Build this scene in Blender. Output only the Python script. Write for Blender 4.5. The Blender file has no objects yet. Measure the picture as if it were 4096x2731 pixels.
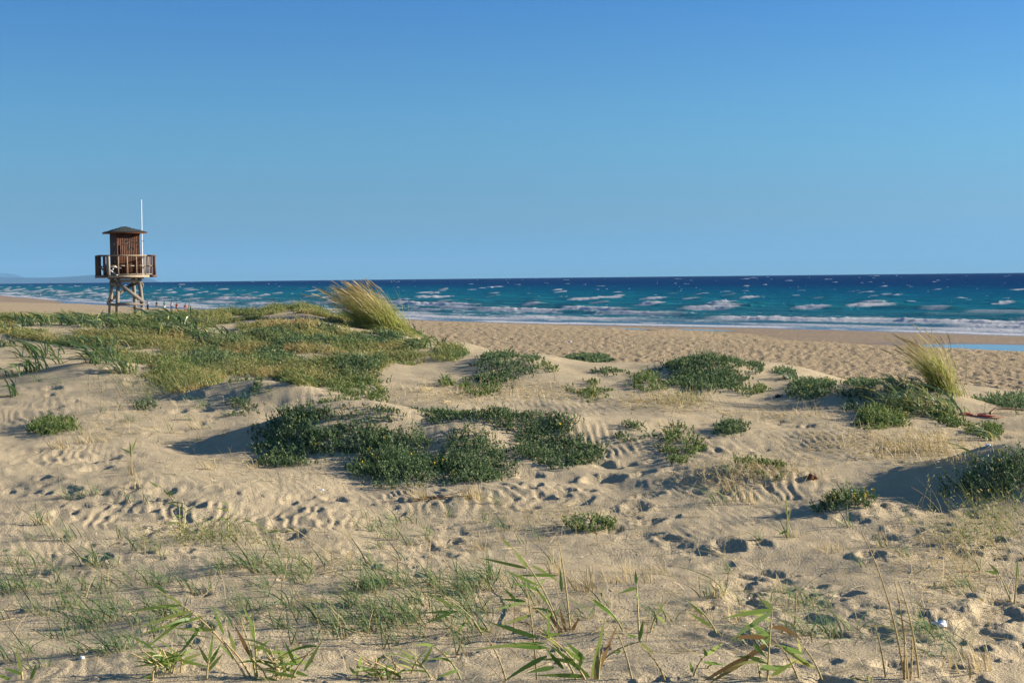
import bpy, math, random
import numpy as np
from mathutils import Vector
R = np.random.default_rng(7)
random.seed(7)
S = bpy.context.scene
C = S.collection
H = 5.6                      # eye height above the sea (sea level is z = 0)
F = 1422.2                   # focal length in picture widths of 1024 (50 mm lens)
RE = 6371000.0

# ------------------------------------------------------------------ camera
PITCH, ROLL = math.radians(2.62), math.radians(0.615)
fw = np.array([0, math.cos(PITCH), -math.sin(PITCH)])
up0 = np.array([0, math.sin(PITCH), math.cos(PITCH)])
rt0 = np.array([1.0, 0, 0])
UP = up0 * math.cos(ROLL) + rt0 * math.sin(ROLL)
RT = rt0 * math.cos(ROLL) - up0 * math.sin(ROLL)

def ray(px, py):
    d = fw + RT * ((px - 512) / F) + UP * ((341 - py) / F)
    return d / np.linalg.norm(d)

def project(P):
    q = P - np.array([0, 0, H])
    k = F / (q @ fw)
    return 512 + (q @ RT) * k, 341 - (q @ UP) * k

cam = bpy.data.cameras.new('camera')
cam.lens = 50; cam.sensor_width = 36; cam.clip_start = 0.1; cam.clip_end = 200000
co = bpy.data.objects.new('camera', cam); C.objects.link(co)
from mathutils import Matrix
M3 = Matrix(((RT[0], UP[0], -fw[0]), (RT[1], UP[1], -fw[1]), (RT[2], UP[2], -fw[2])))
co.matrix_world = Matrix.Translation((0, 0, H)) @ M3.to_4x4()
S.camera = co

# ------------------------------------------------------------------ noise
_p = np.random.default_rng(3).permutation(4096)
def _h(ix, iy, seed):
    return _p[(_p[(ix + seed * 131) & 4095] + iy) & 4095]
def noise(x, y, seed=0):     # gradient noise, about -1..1
    x = np.asarray(x, float); y = np.asarray(y, float)
    x0 = np.floor(x).astype(np.int64); y0 = np.floor(y).astype(np.int64)
    fx = x - x0; fy = y - y0
    u = fx * fx * fx * (fx * (fx * 6 - 15) + 10); v = fy * fy * fy * (fy * (fy * 6 - 15) + 10)
    def g(ix, iy, dx, dy):
        a = _h(ix, iy, seed) * (2 * np.pi / 4096)
        return np.cos(a) * dx + np.sin(a) * dy
    n = (g(x0, y0, fx, fy) * (1 - u) + g(x0 + 1, y0, fx - 1, fy) * u) * (1 - v) + \
        (g(x0, y0 + 1, fx, fy - 1) * (1 - u) + g(x0 + 1, y0 + 1, fx - 1, fy - 1) * u) * v
    return n * 1.5
def fbm(x, y, o=4, seed=0):
    s = 0; a = 1; t = 0
    for i in range(o):
        s = s + a * noise(x * 2 ** i, y * 2 ** i, seed + i); t += a; a *= .5
    return s / t
def sstep(a, b, x):
    t = np.clip((x - a) / (b - a), 0, 1)
    return t * t * (3 - 2 * t)

# ------------------------------------------------------------------ shoreline
SH = np.array([(900, -700), (160, -45), (100, 45), (44, 122), (26, 147), (0, 171), (-19, 200), (-81, 318),
               (-125, 400), (-190, 540), (-275, 740), (-620, 1500), (-1500, 3300), (-4000, 7600), (-9000, 16000)], float)
_seg = SH[1:] - SH[:-1]; _len = np.linalg.norm(_seg, axis=1); _cum = np.concatenate([[0], np.cumsum(_len)])
def shore(X, Y):             # signed distance seaward, distance along the shore
    X = np.asarray(X, float); Y = np.asarray(Y, float)
    best = np.full(X.shape, 1e18); sg = np.zeros(X.shape); al = np.zeros(X.shape)
    for i in range(len(_seg)):
        d = _seg[i] / _len[i]
        rx = X - SH[i, 0]; ry = Y - SH[i, 1]
        t = np.clip(rx * d[0] + ry * d[1], 0, _len[i])
        ex = rx - d[0] * t; ey = ry - d[1] * t
        q = ex * ex + ey * ey
        side = rx * d[1] - ry * d[0]
        m = q < best
        best = np.where(m, q, best); sg = np.where(m, np.sign(side), sg); al = np.where(m, _cum[i] + t, al)
    return np.sqrt(best) * sg, al
def drylimit(Y):             # how far inland the wet sand reaches
    return np.interp(Y, [60, 115, 130, 142, 158, 200, 300, 330, 400, 600, 900], [-23, -22, -14, -8, -3.5, -2.5, -3, -14, -45, -60, -60])
def beach(X, Y):
    s, al = shore(X, Y)
    s = s + 2.0 * noise(al / 37, al * 0, 11) + 0.8 * noise(al / 9, al * 0 + 3, 12)
    sd = drylimit(Y) + 1.5 * noise(al / 14, al * 0, 14)
    zw = np.where(s > 0, -0.02 * s, -0.011 * s)
    zw = np.maximum(zw, -9)
    k = np.clip(sd - s, 0, None)
    z = zw + 0.55 * sstep(0, 16, k) + 0.0045 * np.minimum(k, 150)
    wet = 1 - sstep(-1.0, 1.6, k)
    return z, wet, s, k

# ------------------------------------------------------------------ dunes
PXC = [-250, 0, 130, 220, 300, 380, 450, 530, 600, 750, 900, 1024, 1280]
DO = [5, 11, 16, 20, 24, 28, 32, 36, 42, 48, 55, 62, 70]
DN = [4, 10, 13.5, 16.5, 19, 22, 25, 27.5, 31, 35, 39, 43, 47]
TB = [
 [2.9, 2.5, 2.15, 2.1, 2.2, 2.3, 2.45, 2.6, 2.8, 3.1, 3.5, 3.9, 4.3],
 [2.9, 2.5, 2.15, 2.1, 2.15, 2.25, 2.4, 2.5, 2.75, 3.02, 3.3, 3.6, 3.75],
 [2.9, 2.5, 2.12, 2.1, 2.2, 2.33, 2.45, 2.55, 2.75, 2.95, 3.22, 3.48, 3.66],
 [2.9, 2.5, 2.12, 2.06, 2.1, 2.2, 2.4, 2.55, 2.7, 2.9, 3.18, 3.55, 3.82],
 [2.9, 2.5, 2.12, 2.02, 2.0, 2.15, 2.4, 2.52, 2.65, 2.85, 3.2, 3.72, 4.12],
 [2.9, 2.5, 2.1, 1.98, 1.9, 2.1, 2.4, 2.5, 2.6, 2.75, 3.0, 3.28, 3.4],
 [2.9, 2.5, 2.1, 1.98, 1.9, 2.08, 2.36, 2.48, 2.6, 2.85, 3.0, 2.6, 2.3],
 [2.9, 2.5, 2.1, 1.98, 1.93, 2.1, 2.33, 2.45, 2.6, 2.78, 2.6, 2.3, 2.0],
 [2.9, 2.5, 2.1, 2.0, 1.97, 2.13, 2.3, 2.42, 2.5, 2.52, 2.2, 2, 1.8],
 [2.9, 2.5, 2.12, 2.05, 2.1, 2.24, 2.35, 2.4, 2.5, 2.55, 2.2, 2, 1.8],
 [2.9, 2.5, 2.2, 2.1, 2.12, 2.2, 2.28, 2.38, 2.25, 1.9, 1.8, 1.7, 1.7],
 [2.9, 2.5, 2.15, 2.12, 2.1, 2.12, 2.14, 2.15, 2.0, 1.8, 1.7, 1.7, 1.7],
 [2.9, 2.5, 2.15, 2.15, 2.15, 2.15, 2.15, 2.1, 1.9, 1.7, 1.6, 1.6, 1.6]]
TB = np.array(TB)
TB = H - (H - TB) * np.array(DN) / np.array(DO)
UC = (np.array(PXC) - 512) / F
CREST = np.interp
CR_D = [95, 88, 88, 66, 49, 47.5, 40.5, 36.5, 36, 36, 31.5, 30.5, 31]
# beyond the measured rows the left side runs on as a plateau to the tower
DN2 = DN + [60, 80, 100]
EXT = [[4.6, 4.3, 4.2], [3.95, 3.6, 3.3], [3.92, 3.6, 3.3], [3.9, 3.3, 2.8], [3.6, 3, 3]] + [[3.0, 2.5, 2]] + [[1.8, 1.6, 1.6]] * 7
TB = np.hstack([TB, np.array(EXT)])
def crom(p0, p1, p2, p3, t):
    return 0.5 * (2 * p1 + (p2 - p0) * t + (2 * p0 - 5 * p1 + 4 * p2 - p3) * t * t + (3 * p1 - p0 - 3 * p2 + p3) * t ** 3)
def table(u, D):
    i = np.clip(np.searchsorted(UC, u) - 1, 0, len(UC) - 2); tu = np.clip((u - UC[i]) / (UC[i + 1] - UC[i]), 0, 1)
    dn = np.array(DN2)
    j = np.clip(np.searchsorted(dn, D) - 1, 0, len(dn) - 2); td = np.clip((D - dn[j]) / (dn[j + 1] - dn[j]), 0, 1)
    su = tu * tu * (3 - 2 * tu)
    out = 0
    rows = []
    for a in (0, 1):
        ia = i + a
        g = lambda k: TB[ia, np.clip(j + k, 0, len(dn) - 1)]
        rows.append(crom(g(-1), g(0), g(1), g(2), td))
    return rows[0] * (1 - su) + rows[1] * su

MOUNDS = []                  # x, y, rx, ry, height, angle
def dune(X, Y):
    D = np.maximum(Y, 1.0)
    u = np.clip(X / D, UC[0], UC[-1])
    Dd = np.where(Y > 1.0, Y, 1.0)
    z = table(u, np.clip(Dd, 4, 100))
    w = 1 - sstep(0.5, 11, Dd - np.interp(u, UC, CR_D))
    return z, w
def height(X, Y, full=False):
    X = np.asarray(X, float); Y = np.asarray(Y, float)
    zb, wet, s, k = beach(X, Y)
    zd, w = dune(X, Y)
    r = np.hypot(X, Y)
    far = sstep(130, 260, r)
    w = w * (1 - far)
    zd = zd + .16 * fbm(X / 3.4, Y / 3.4, 3, 21) + .045 * fbm(X / 1.1, Y / .8, 3, 25) * sstep(60, 25, r)
    for (mx, my, rx, ry, h, a) in MOUNDS:
        c, sn = math.cos(a), math.sin(a)
        dx = X - mx; dy = Y - my
        q = ((dx * c + dy * sn) / rx) ** 2 + ((-dx * sn + dy * c) / ry) ** 2
        zd = zd + h * np.exp(-q)
    z = np.maximum(zb, 0) * 0 + zb * (1 - w) + np.maximum(zd, zb) * w
    z = z - (X * X + Y * Y) / (2 * RE)
    if full: return z, wet * (1 - w), w, k, s
    return z
_ts = np.concatenate([np.arange(6, 60, .04), np.geomspace(60, 1500, 900)])
HF = [height]
def at(px, py):              # the ground point seen at a picture position
    d = ray(px, py)
    t = _ts / d[1]
    P = np.array([0, 0, H]) + t[:, None] * d
    g = HF[0](P[:, 0], P[:, 1])
    b = np.nonzero(P[:, 2] <= g)[0]
    k = b[0] if len(b) else len(t) - 1
    p = P[k].copy(); p[2] = g[k]
    return p
def ground(x, y):
    return float(HF[0](np.array([x]), np.array([y]))[0])
def mound(px, py, rx, ry, h, a=0.0):
    p = at(px, py)
    MOUNDS.append((p[0], p[1], rx, ry, h, a))
_m = [(395, 446, 1.6, 1.2, .50, 0), (312, 438, 1.3, 1.1, .36, 0), (540, 436, 1.4, 1.1, .32, .2), (478, 452, .7, .9, .12, 0),
      (268, 404, 1.5, .75, .46, -.35), (225, 440, 1.2, 1.2, -.16, 0), (1016, 492, 1.2, 1.1, .62, 0), (850, 512, .7, .6, .14, 0),
      (706, 371, 1.1, 1.2, .26, 0), (508, 368, 1.3, 1.4, .22, 0), (925, 405, 1.2, 1.3, .28, 0), (590, 372, 1.0, 1, .14, 0),
      (100, 372, 1.5, 1.6, .2, 0), (640, 425, 1.2, 1.2, .10, 0), (760, 478, .9, .8, .12, 0), (155, 335, 3, 3, .2, 0), (350, 372, 1.5, 1.4, .2, 0),
      (870, 396, 1.3, 1.3, .18, 0), (800, 560, 1.4, 1.2, -.08, 0), (700, 410, 1.8, 1.5, .1, 0), (180, 560, 2, 1.2, .05, 0)]
_pts = [(at(a, b), c) for a, b, *c in _m]
MOUNDS = [(p[0], p[1], *c) for p, c in _pts]

# ------------------------------------------------------------------ helpers
def mesh_from(name, V, Fq, mat=None, vc=None, smooth=True, attr='vc'):
    V = np.ascontiguousarray(V, np.float32); Fq = np.ascontiguousarray(Fq, np.int32)
    me = bpy.data.meshes.new(name)
    k = Fq.shape[1]
    me.vertices.add(len(V)); me.vertices.foreach_set('co', V.ravel())
    me.loops.add(Fq.size); me.loops.foreach_set('vertex_index', Fq.ravel())
    me.polygons.add(len(Fq))
    me.polygons.foreach_set('loop_start', np.arange(0, Fq.size, k, dtype=np.int32))
    me.polygons.foreach_set('loop_total', np.full(len(Fq), k, np.int32))
    if smooth: me.polygons.foreach_set('use_smooth', np.ones(len(Fq), bool))
    if vc is not None:
        a = me.attributes.new(attr, 'FLOAT_COLOR', 'POINT')
        c = np.ones((len(V), 4), np.float32); c[:, :vc.shape[1]] = vc
        a.data.foreach_set('color', c.ravel())
    if mat: me.materials.append(mat)
    me.update(calc_edges=True)
    return me
def link(name, me, parent=None, loc=None, rz=0):
    o = bpy.data.objects.new(name, me); C.objects.link(o)
    if parent: o.parent = parent
    if loc is not None: o.location = loc
    o.rotation_euler = (0, 0, rz)
    return o
def tag(o, label=None, cat=None, group=None, kind=None):
    if label: o['label'] = label
    if cat: o['category'] = cat
    if group: o['group'] = group
    if kind: o['kind'] = kind
    return o
def empty(name, loc, label, cat, group=None, rz=0):
    o = bpy.data.objects.new(name, None); C.objects.link(o)
    o.location = loc; o.rotation_euler = (0, 0, rz); o.empty_display_size = .1
    return tag(o, label, cat, group)
def unit(v):
    return v / np.maximum(np.linalg.norm(v, axis=-1, keepdims=True), 1e-9)
class Acc:
    def __init__(s): s.V = []; s.F = []; s.c = []; s.n = 0
    def add(s, V, Fq, vc=None):
        V = np.asarray(V, float).reshape(-1, 3)
        s.V.append(V); s.F.append(np.asarray(Fq) + s.n)
        s.c.append(np.zeros((len(V), 3)) + .5 if vc is None else vc); s.n += len(V)
        return s
    def mesh(s, name, mat, smooth=True):
        return mesh_from(name, np.vstack(s.V), np.vstack(s.F), mat, np.vstack(s.c), smooth)
    def obj(s, name, mat, parent=None, loc=None, smooth=True):
        return link(name, s.mesh(name, mat, smooth), parent, loc)
LEAF = lambda t: np.clip(np.minimum(1, .35 + t * 3.2) * (1 - np.clip((t - .22) / .78, 0, 1) ** 1.5), .03, 1)
BLADE = lambda t: np.clip((1 - t) ** .6, .06, 1)
STRAP = lambda t: np.clip(.75 + .5 * t - 1.25 * t ** 4, .06, 1)
def strips(acc, P, d, bend, L, W, n=3, prof=BLADE, side=None, tint=None, rng=R, cup=0):
    P = np.asarray(P, float); N = len(P)
    d = unit(np.asarray(d, float))
    t = np.linspace(0, 1, n + 1)[None, :, None]
    L = np.broadcast_to(L, (N,))[:, None, None]; W = np.broadcast_to(W, (N,))[:, None, None]
    Cn = P[:, None] + (d[:, None] * t + bend[:, None] * t * t) * L
    if side is None:
        rv = rng.normal(size=(N, 3)) * np.array([1, 1, .25])
        side = unit(np.cross(d + bend * .6, rv))
    w = W * prof(t) * .5
    V = np.stack([Cn - side[:, None] * w, Cn + side[:, None] * w], 2)
    base = (np.arange(N) * (2 * (n + 1)))[:, None] + (np.arange(n) * 2)[None]
    Fq = np.stack([base, base + 1, base + 3, base + 2], -1).reshape(-1, 4)
    tint = rng.random(N) if tint is None else np.broadcast_to(tint, (N,))
    vc = np.zeros((N, n + 1, 2, 3)); vc[..., 0] = tint[:, None, None]; vc[..., 1] = t[..., 0][..., None]; vc[..., 2] = rng.random(N)[:, None, None]
    acc.add(V.reshape(-1, 3), Fq, vc.reshape(-1, 3))
def tube(acc, pts, rad, k=5, tint=.5):
    pts = np.asarray(pts, float); m = len(pts); rad = np.broadcast_to(rad, (m,))
    T = unit(np.gradient(pts, axis=0))
    a = np.cross(T, np.array([.31, .17, .93])); a = unit(a + 1e-6); b = np.cross(T, a)
    th = np.arange(k) * 2 * np.pi / k
    V = pts[:, None] + rad[:, None, None] * (a[:, None] * np.cos(th)[None, :, None] + b[:, None] * np.sin(th)[None, :, None])
    i = np.arange(m - 1)[:, None] * k; j = np.arange(k)[None]; j2 = (j + 1) % k
    Fq = np.stack([i + j, i + j2, i + k + j2, i + k + j], -1).reshape(-1, 4)
    vc = np.zeros((m, k, 3)); vc[..., 0] = tint; vc[..., 1] = np.linspace(0, 1, m)[:, None]; vc[..., 2] = random.random()
    acc.add(V.reshape(-1, 3), Fq, vc.reshape(-1, 3))
    c = np.array([[0, 1, 2, 3]])
    if k == 4: acc.F[-1] = np.vstack([acc.F[-1], c + acc.n - m * k, (c[:, ::-1]) + acc.n - k])
def box(acc, c, s, rot=None):
    c = np.asarray(c, float); s = np.asarray(s, float) / 2
    V = np.array([[x, y, z] for x in (-1, 1) for y in (-1, 1) for z in (-1, 1)], float) * s
    if rot is not None: V = V @ np.asarray(rot).T
    Fq = np.array([[0, 1, 3, 2], [4, 6, 7, 5], [0, 4, 5, 1], [2, 3, 7, 6], [0, 2, 6, 4], [1, 5, 7, 3]])
    vc = np.zeros((8, 3)); vc[:, 0] = random.random(); vc[:, 2] = random.random()
    acc.add(V + c, Fq, vc)
def beam(acc, p, q, w, h, upv=(0, 0, 1)):
    p = np.asarray(p, float); q = np.asarray(q, float)
    x = q - p; L = np.linalg.norm(x); x = x / L
    y = np.cross(np.asarray(upv, float), x); y = y / np.linalg.norm(y); z = np.cross(x, y)
    box(acc, (p + q) / 2, (L, w, h), np.stack([x, y, z], 1))

# ------------------------------------------------------------------ materials
def mat(name):
    m = bpy.data.materials.new(name); m.use_nodes = True
    nt = m.node_tree; nt.nodes.clear()
    return m, nt
def nd(nt, t, **kw):
    n = nt.nodes.new(t)
    for k, v in kw.items():
        if k.startswith('i_'): n.inputs[k[2:].replace('_', ' ')].default_value = v
        else: setattr(n, k, v)
    return n
def ramp(nt, fac, stops, interp='LINEAR'):
    r = nt.nodes.new('ShaderNodeValToRGB'); r.color_ramp.interpolation = interp
    e = r.color_ramp.elements
    while len(e) < len(stops): e.new(.5)
    for x, (p, c) in zip(e, stops):
        x.position = p; x.color = (*c, 1) if len(c) == 3 else c
    nt.links.new(fac, r.inputs[0]); return r.outputs[0]
def mixc(nt, f, a, b, mode='MIX'):
    m = nt.nodes.new('ShaderNodeMix'); m.data_type = 'RGBA'; m.blend_type = mode
    for sock, val in ((m.inputs[0], f), (m.inputs[6], a), (m.inputs[7], b)):
        if hasattr(val, 'links'): nt.links.new(val, sock)
        elif isinstance(val, (int, float)): sock.default_value = val if sock.type == 'VALUE' else (val, val, val, 1)
        else: sock.default_value = (*val, 1)
    return m.outputs[2]
def mth(nt, op, a, b=0.0, clamp=False):
    m = nt.nodes.new('ShaderNodeMath'); m.operation = op; m.use_clamp = clamp
    for sock, val in ((m.inputs[0], a), (m.inputs[1], b)):
        if hasattr(val, 'links'): nt.links.new(val, sock)
        else: sock.default_value = val
    return m.outputs[0]
def attr3(nt, name='vc'):
    a = nd(nt, 'ShaderNodeAttribute', attribute_name=name)
    s = nd(nt, 'ShaderNodeSeparateColor'); nt.links.new(a.outputs['Color'], s.inputs[0])
    return s.outputs[0], s.outputs[1], s.outputs[2]
def nse(nt, scale, detail=3, vec=None, rough=.55, dist=0):
    n = nd(nt, 'ShaderNodeTexNoise'); n.inputs['Scale'].default_value = scale; n.inputs['Detail'].default_value = detail
    n.inputs['Roughness'].default_value = rough; n.inputs['Distortion'].default_value = dist
    if vec is not None: nt.links.new(vec, n.inputs['Vector'])
    return n.outputs[0]
def pos(nt, scale=(1, 1, 1), rot=(0, 0, 0)):
    g = nd(nt, 'ShaderNodeNewGeometry'); m = nd(nt, 'ShaderNodeMapping')
    m.inputs['Scale'].default_value = scale; m.inputs['Rotation'].default_value = rot
    nt.links.new(g.outputs['Position'], m.inputs['Vector']); return m.outputs[0]
def objpos(nt, scale=(1, 1, 1)):
    g = nd(nt, 'ShaderNodeTexCoord'); m = nd(nt, 'ShaderNodeMapping'); m.inputs['Scale'].default_value = scale
    nt.links.new(g.outputs['Object'], m.inputs['Vector']); return m.outputs[0]
def finish(nt, col, rough=.7, spec=.3, normal=None, transl=0.0):
    p = nd(nt, 'ShaderNodeBsdfPrincipled')
    if hasattr(col, 'links'): nt.links.new(col, p.inputs['Base Color'])
    else: p.inputs['Base Color'].default_value = (*col, 1)
    if hasattr(rough, 'links'): nt.links.new(rough, p.inputs['Roughness'])
    else: p.inputs['Roughness'].default_value = rough
    if hasattr(spec, 'links'): nt.links.new(spec, p.inputs['Specular IOR Level'])
    else: p.inputs['Specular IOR Level'].default_value = spec
    if normal is not None: nt.links.new(normal, p.inputs['Normal'])
    out = nd(nt, 'ShaderNodeOutputMaterial'); sh = p.outputs[0]
    if transl:
        tr = nd(nt, 'ShaderNodeBsdfTranslucent')
        if hasattr(col, 'links'): nt.links.new(col, tr.inputs['Color'])
        else: tr.inputs['Color'].default_value = (*col, 1)
        mx = nd(nt, 'ShaderNodeMixShader'); mx.inputs[0].default_value = transl
        nt.links.new(sh, mx.inputs[1]); nt.links.new(tr.outputs[0], mx.inputs[2]); sh = mx.outputs[0]
    nt.links.new(sh, out.inputs[0])
def bump(nt, h, strength=1.0, dist=1.0, prev=None):
    b = nd(nt, 'ShaderNodeBump'); b.inputs['Strength'].default_value = strength; b.inputs['Distance'].default_value = dist
    nt.links.new(h, b.inputs['Height'])
    if prev is not None: nt.links.new(prev, b.inputs['Normal'])
    return b.outputs[0]
def leafmat(name, stops, tip=None, tipstart=.6, base=None, transl=.3, rough=.55, spec=.3):
    m, nt = mat(name)
    r, t, q = attr3(nt)
    c = ramp(nt, r, stops)
    if tip is not None:
        f = mth(nt, 'MULTIPLY', mth(nt, 'SUBTRACT', t, tipstart, True), mth(nt, 'MULTIPLY', q, 2.0))
        f = mth(nt, 'MULTIPLY', f, 1.2, True)
        c = mixc(nt, f, c, tip)
    if base is not None:
        f = mth(nt, 'SUBTRACT', 1.0, mth(nt, 'MULTIPLY', t, 4.0), True)
        c = mixc(nt, f, c, base)
    finish(nt, c, rough, spec, None, transl)
    return m
def plain(name, col, rough=.6, var=.25, scale=30, spec=.3, transl=0):
    m, nt = mat(name)
    n = nse(nt, scale, 4, objpos(nt))
    c = ramp(nt, n, [(.25, tuple(v * (1 - var) for v in col)), (.75, tuple(min(1, v * (1 + var)) for v in col))])
    finish(nt, c, rough, spec, bump(nt, n, .15, .01), transl)
    return m
def woodmat(name, a, b, c2=None):
    m, nt = mat(name)
    r, t, q = attr3(nt)
    n = nse(nt, 6, 5, objpos(nt, (1, 1, .25)), .65)
    g = nse(nt, 45, 4, objpos(nt, (1, 1, .08)), .6)
    f = mth(nt, 'ADD', mth(nt, 'MULTIPLY', n, .6), mth(nt, 'ADD', mth(nt, 'MULTIPLY', g, .35), mth(nt, 'MULTIPLY', r, .25)))
    c = ramp(nt, f, [(.35, a), (.8, b)])
    if c2: c = mixc(nt, ramp(nt, nse(nt, 3.1, 4, objpos(nt)), [(.55, (0, 0, 0)), (.65, (1, 1, 1))]), c, c2)
    finish(nt, c, .75, .25, bump(nt, g, .4, .02))
    return m
# ------------------------------------------------------------------ light and sky
SB, SE = math.radians(80), math.radians(16.5)
sd = Vector((math.sin(SB) * math.cos(SE), math.cos(SB) * math.cos(SE), math.sin(SE)))
sl = bpy.data.lights.new('sun', 'SUN'); sl.energy = 5.0; sl.angle = math.radians(.5); sl.color = (1, .89, .74)
so = bpy.data.objects.new('sun', sl); C.objects.link(so); so.rotation_euler = sd.to_track_quat('Z', 'Y').to_euler(); so.location = (60, 10, 40)
W = bpy.data.worlds.new('World'); S.world = W; W.use_nodes = True
nt = W.node_tree; nt.nodes.clear()
tc = nd(nt, 'ShaderNodeTexCoord'); sx = nd(nt, 'ShaderNodeSeparateXYZ'); nt.links.new(tc.outputs['Generated'], sx.inputs[0])
zc = mth(nt, 'MAXIMUM', sx.outputs[2], 0.0)
# clear dry air: the horizon glow is read a little higher in the sky
zz = mth(nt, 'ADD', mth(nt, 'MULTIPLY', zc, .8), .16)
cx = nd(nt, 'ShaderNodeCombineXYZ'); nt.links.new(sx.outputs[0], cx.inputs[0]); nt.links.new(sx.outputs[1], cx.inputs[1]); nt.links.new(zz, cx.inputs[2])
nv = nd(nt, 'ShaderNodeVectorMath', operation='NORMALIZE'); nt.links.new(cx.outputs[0], nv.inputs[0])
sky = nd(nt, 'ShaderNodeTexSky', sky_type='NISHITA'); sky.sun_disc = False
sky.sun_elevation = SE; sky.sun_rotation = SB; sky.altitude = 0; sky.air_density = 1.0; sky.dust_density = .3; sky.ozone_density = 1.6
nt.links.new(nv.outputs[0], sky.inputs[0])
tint = ramp(nt, zc, [(0.0, (.38, .55, .42)), (.02, (.38, .58, .66)), (.041, (.45, .61, .65)), (.085, (.42, .70, .78)), (.114, (.385, .70, .84)), (.19, (.256, .578, .903)), (.5, (.36, .56, .80))])
colr = mixc(nt, 1.0, sky.outputs[0], tint, 'MULTIPLY')
bg = nd(nt, 'ShaderNodeBackground'); bg.inputs[1].default_value = .082; nt.links.new(colr, bg.inputs[0])
wo = nd(nt, 'ShaderNodeOutputWorld'); nt.links.new(bg.outputs[0], wo.inputs[0])
S.view_settings.view_transform = 'Standard'; S.view_settings.look = 'None'; S.view_settings.exposure = 1.24; S.view_settings.gamma = 1
S.view_settings.use_curve_mapping = False
S.cycles.max_bounces = 8; S.cycles.transparent_max_bounces = 8; S.cycles.volume_bounces = 0

# ------------------------------------------------------------------ sand
fine = np.arange(-21.8, 21.8, .062)
co_ = [21.8]; st = .09
while co_[-1] < 178:
    co_.append(co_[-1] + st); st = min(st * 1.16, 8)
co_ = np.array(co_[:-1])
TH = np.radians(np.concatenate([-co_[::-1], fine[1:], co_]))
RR = np.concatenate([[.6, 1, 2, 3, 4, 5, 6, 6.7, 7.4], 8 * 1.0042 ** np.arange(0, 480), np.geomspace(60.2, 900, 330), np.geomspace(950, 44000, 40)])
GX = RR[:, None] * np.sin(TH)[None]; GY = RR[:, None] * np.cos(TH)[None]
GZ, WET, WD, KB, SS = height(GX, GY, True)
# trampled dry beach
bm = (1 - WET) * (1 - WD) * sstep(-2, -5, SS) * sstep(260, 140, np.hypot(GX, GY))
GZ = GZ + bm * (.055 * noise(GX / .24, GY / .30, 41) + .06 * noise(GX / .55, GY / .6, 43))
# wind ripples
near = WD * sstep(34, 20, GY)
rm = 0.0
for px, py, rx, ry in [(110, 516, 60, 14), (185, 518, 50, 12), (470, 492, 110, 10), (600, 445, 60, 16), (745, 480, 80, 16), (700, 452, 60, 9), (560, 405, 70, 10), (330, 400, 60, 9), (300, 520, 60, 8), (30, 410, 60, 14), (760, 640, 60, 12), (830, 440, 60, 9), (60, 455, 40, 8)]:
    p = at(px, py); e = at(px, py - ry); rm = np.maximum(rm, np.exp(-((GX - p[0]) / (rx * p[1] / F)) ** 2 - ((GY - p[1]) / max(.8, 1.2 * (e[1] - p[1]))) ** 2))
rm = np.clip(np.maximum(rm * 1.7 - .15 + .4 * fbm(GX / 1.3, GY / 1.3, 2, 51), .34 * sstep(-.1, .25, fbm(GX / 2.2, GY / 2.2, 2, 57))), 0, 1) * near
ph = (GX + .45 * GY * .5 + .22 * fbm(GX / .5, GY / .8, 2, 53) + .5 * noise(GX / 2.5, GY / 2.5, 54)) / .17
sw = ph - np.floor(ph)
GZ = GZ + rm * .024 * np.where(sw < .7, sw / .7, (1 - sw) / .3)
GZ = GZ + near * (.007 * noise(GX / .16, GY / .2, 55) + .008 * np.maximum(0, noise(GX / .5, GY / .5, 56)))
# footprints and scuffed hollows
def stamp(x, y, r, depth, asp=1.0, ang=0.0):
    rad = math.hypot(x, y); th = math.atan2(x, y)
    ext = r * max(asp, 1) * 2.0
    i0, i1 = np.searchsorted(RR, [rad - ext, rad + ext]); j0, j1 = np.searchsorted(TH, [th - ext / rad, th + ext / rad])
    if i1 <= i0 or j1 <= j0: return
    dx = GX[i0:i1, j0:j1] - x; dy = GY[i0:i1, j0:j1] - y
    c, s_ = math.cos(ang), math.sin(ang)
    q = np.sqrt(((dx * c + dy * s_) / (r * asp)) ** 2 + ((-dx * s_ + dy * c) / r) ** 2) + .20 * noise(dx / r * 1.5 + x * 7, dy / r * 1.5 + y * 7, 61) + .12 * noise(dx / r * 3.5 + x * 5, dy / r * 3.5, 62)
    dz = -depth * (1 - sstep(.45, .98, q)) + depth * .3 * np.exp(-((q - 1.2) / .28) ** 2)
    o_ = OFF[i0:i1, j0:j1]
    OFF[i0:i1, j0:j1] = np.where(dz < 0, np.minimum(o_, dz * .8 + o_ * .2), o_ * .9 + dz)
OFF = np.zeros_like(GZ)
rs = random.Random(5)
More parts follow.
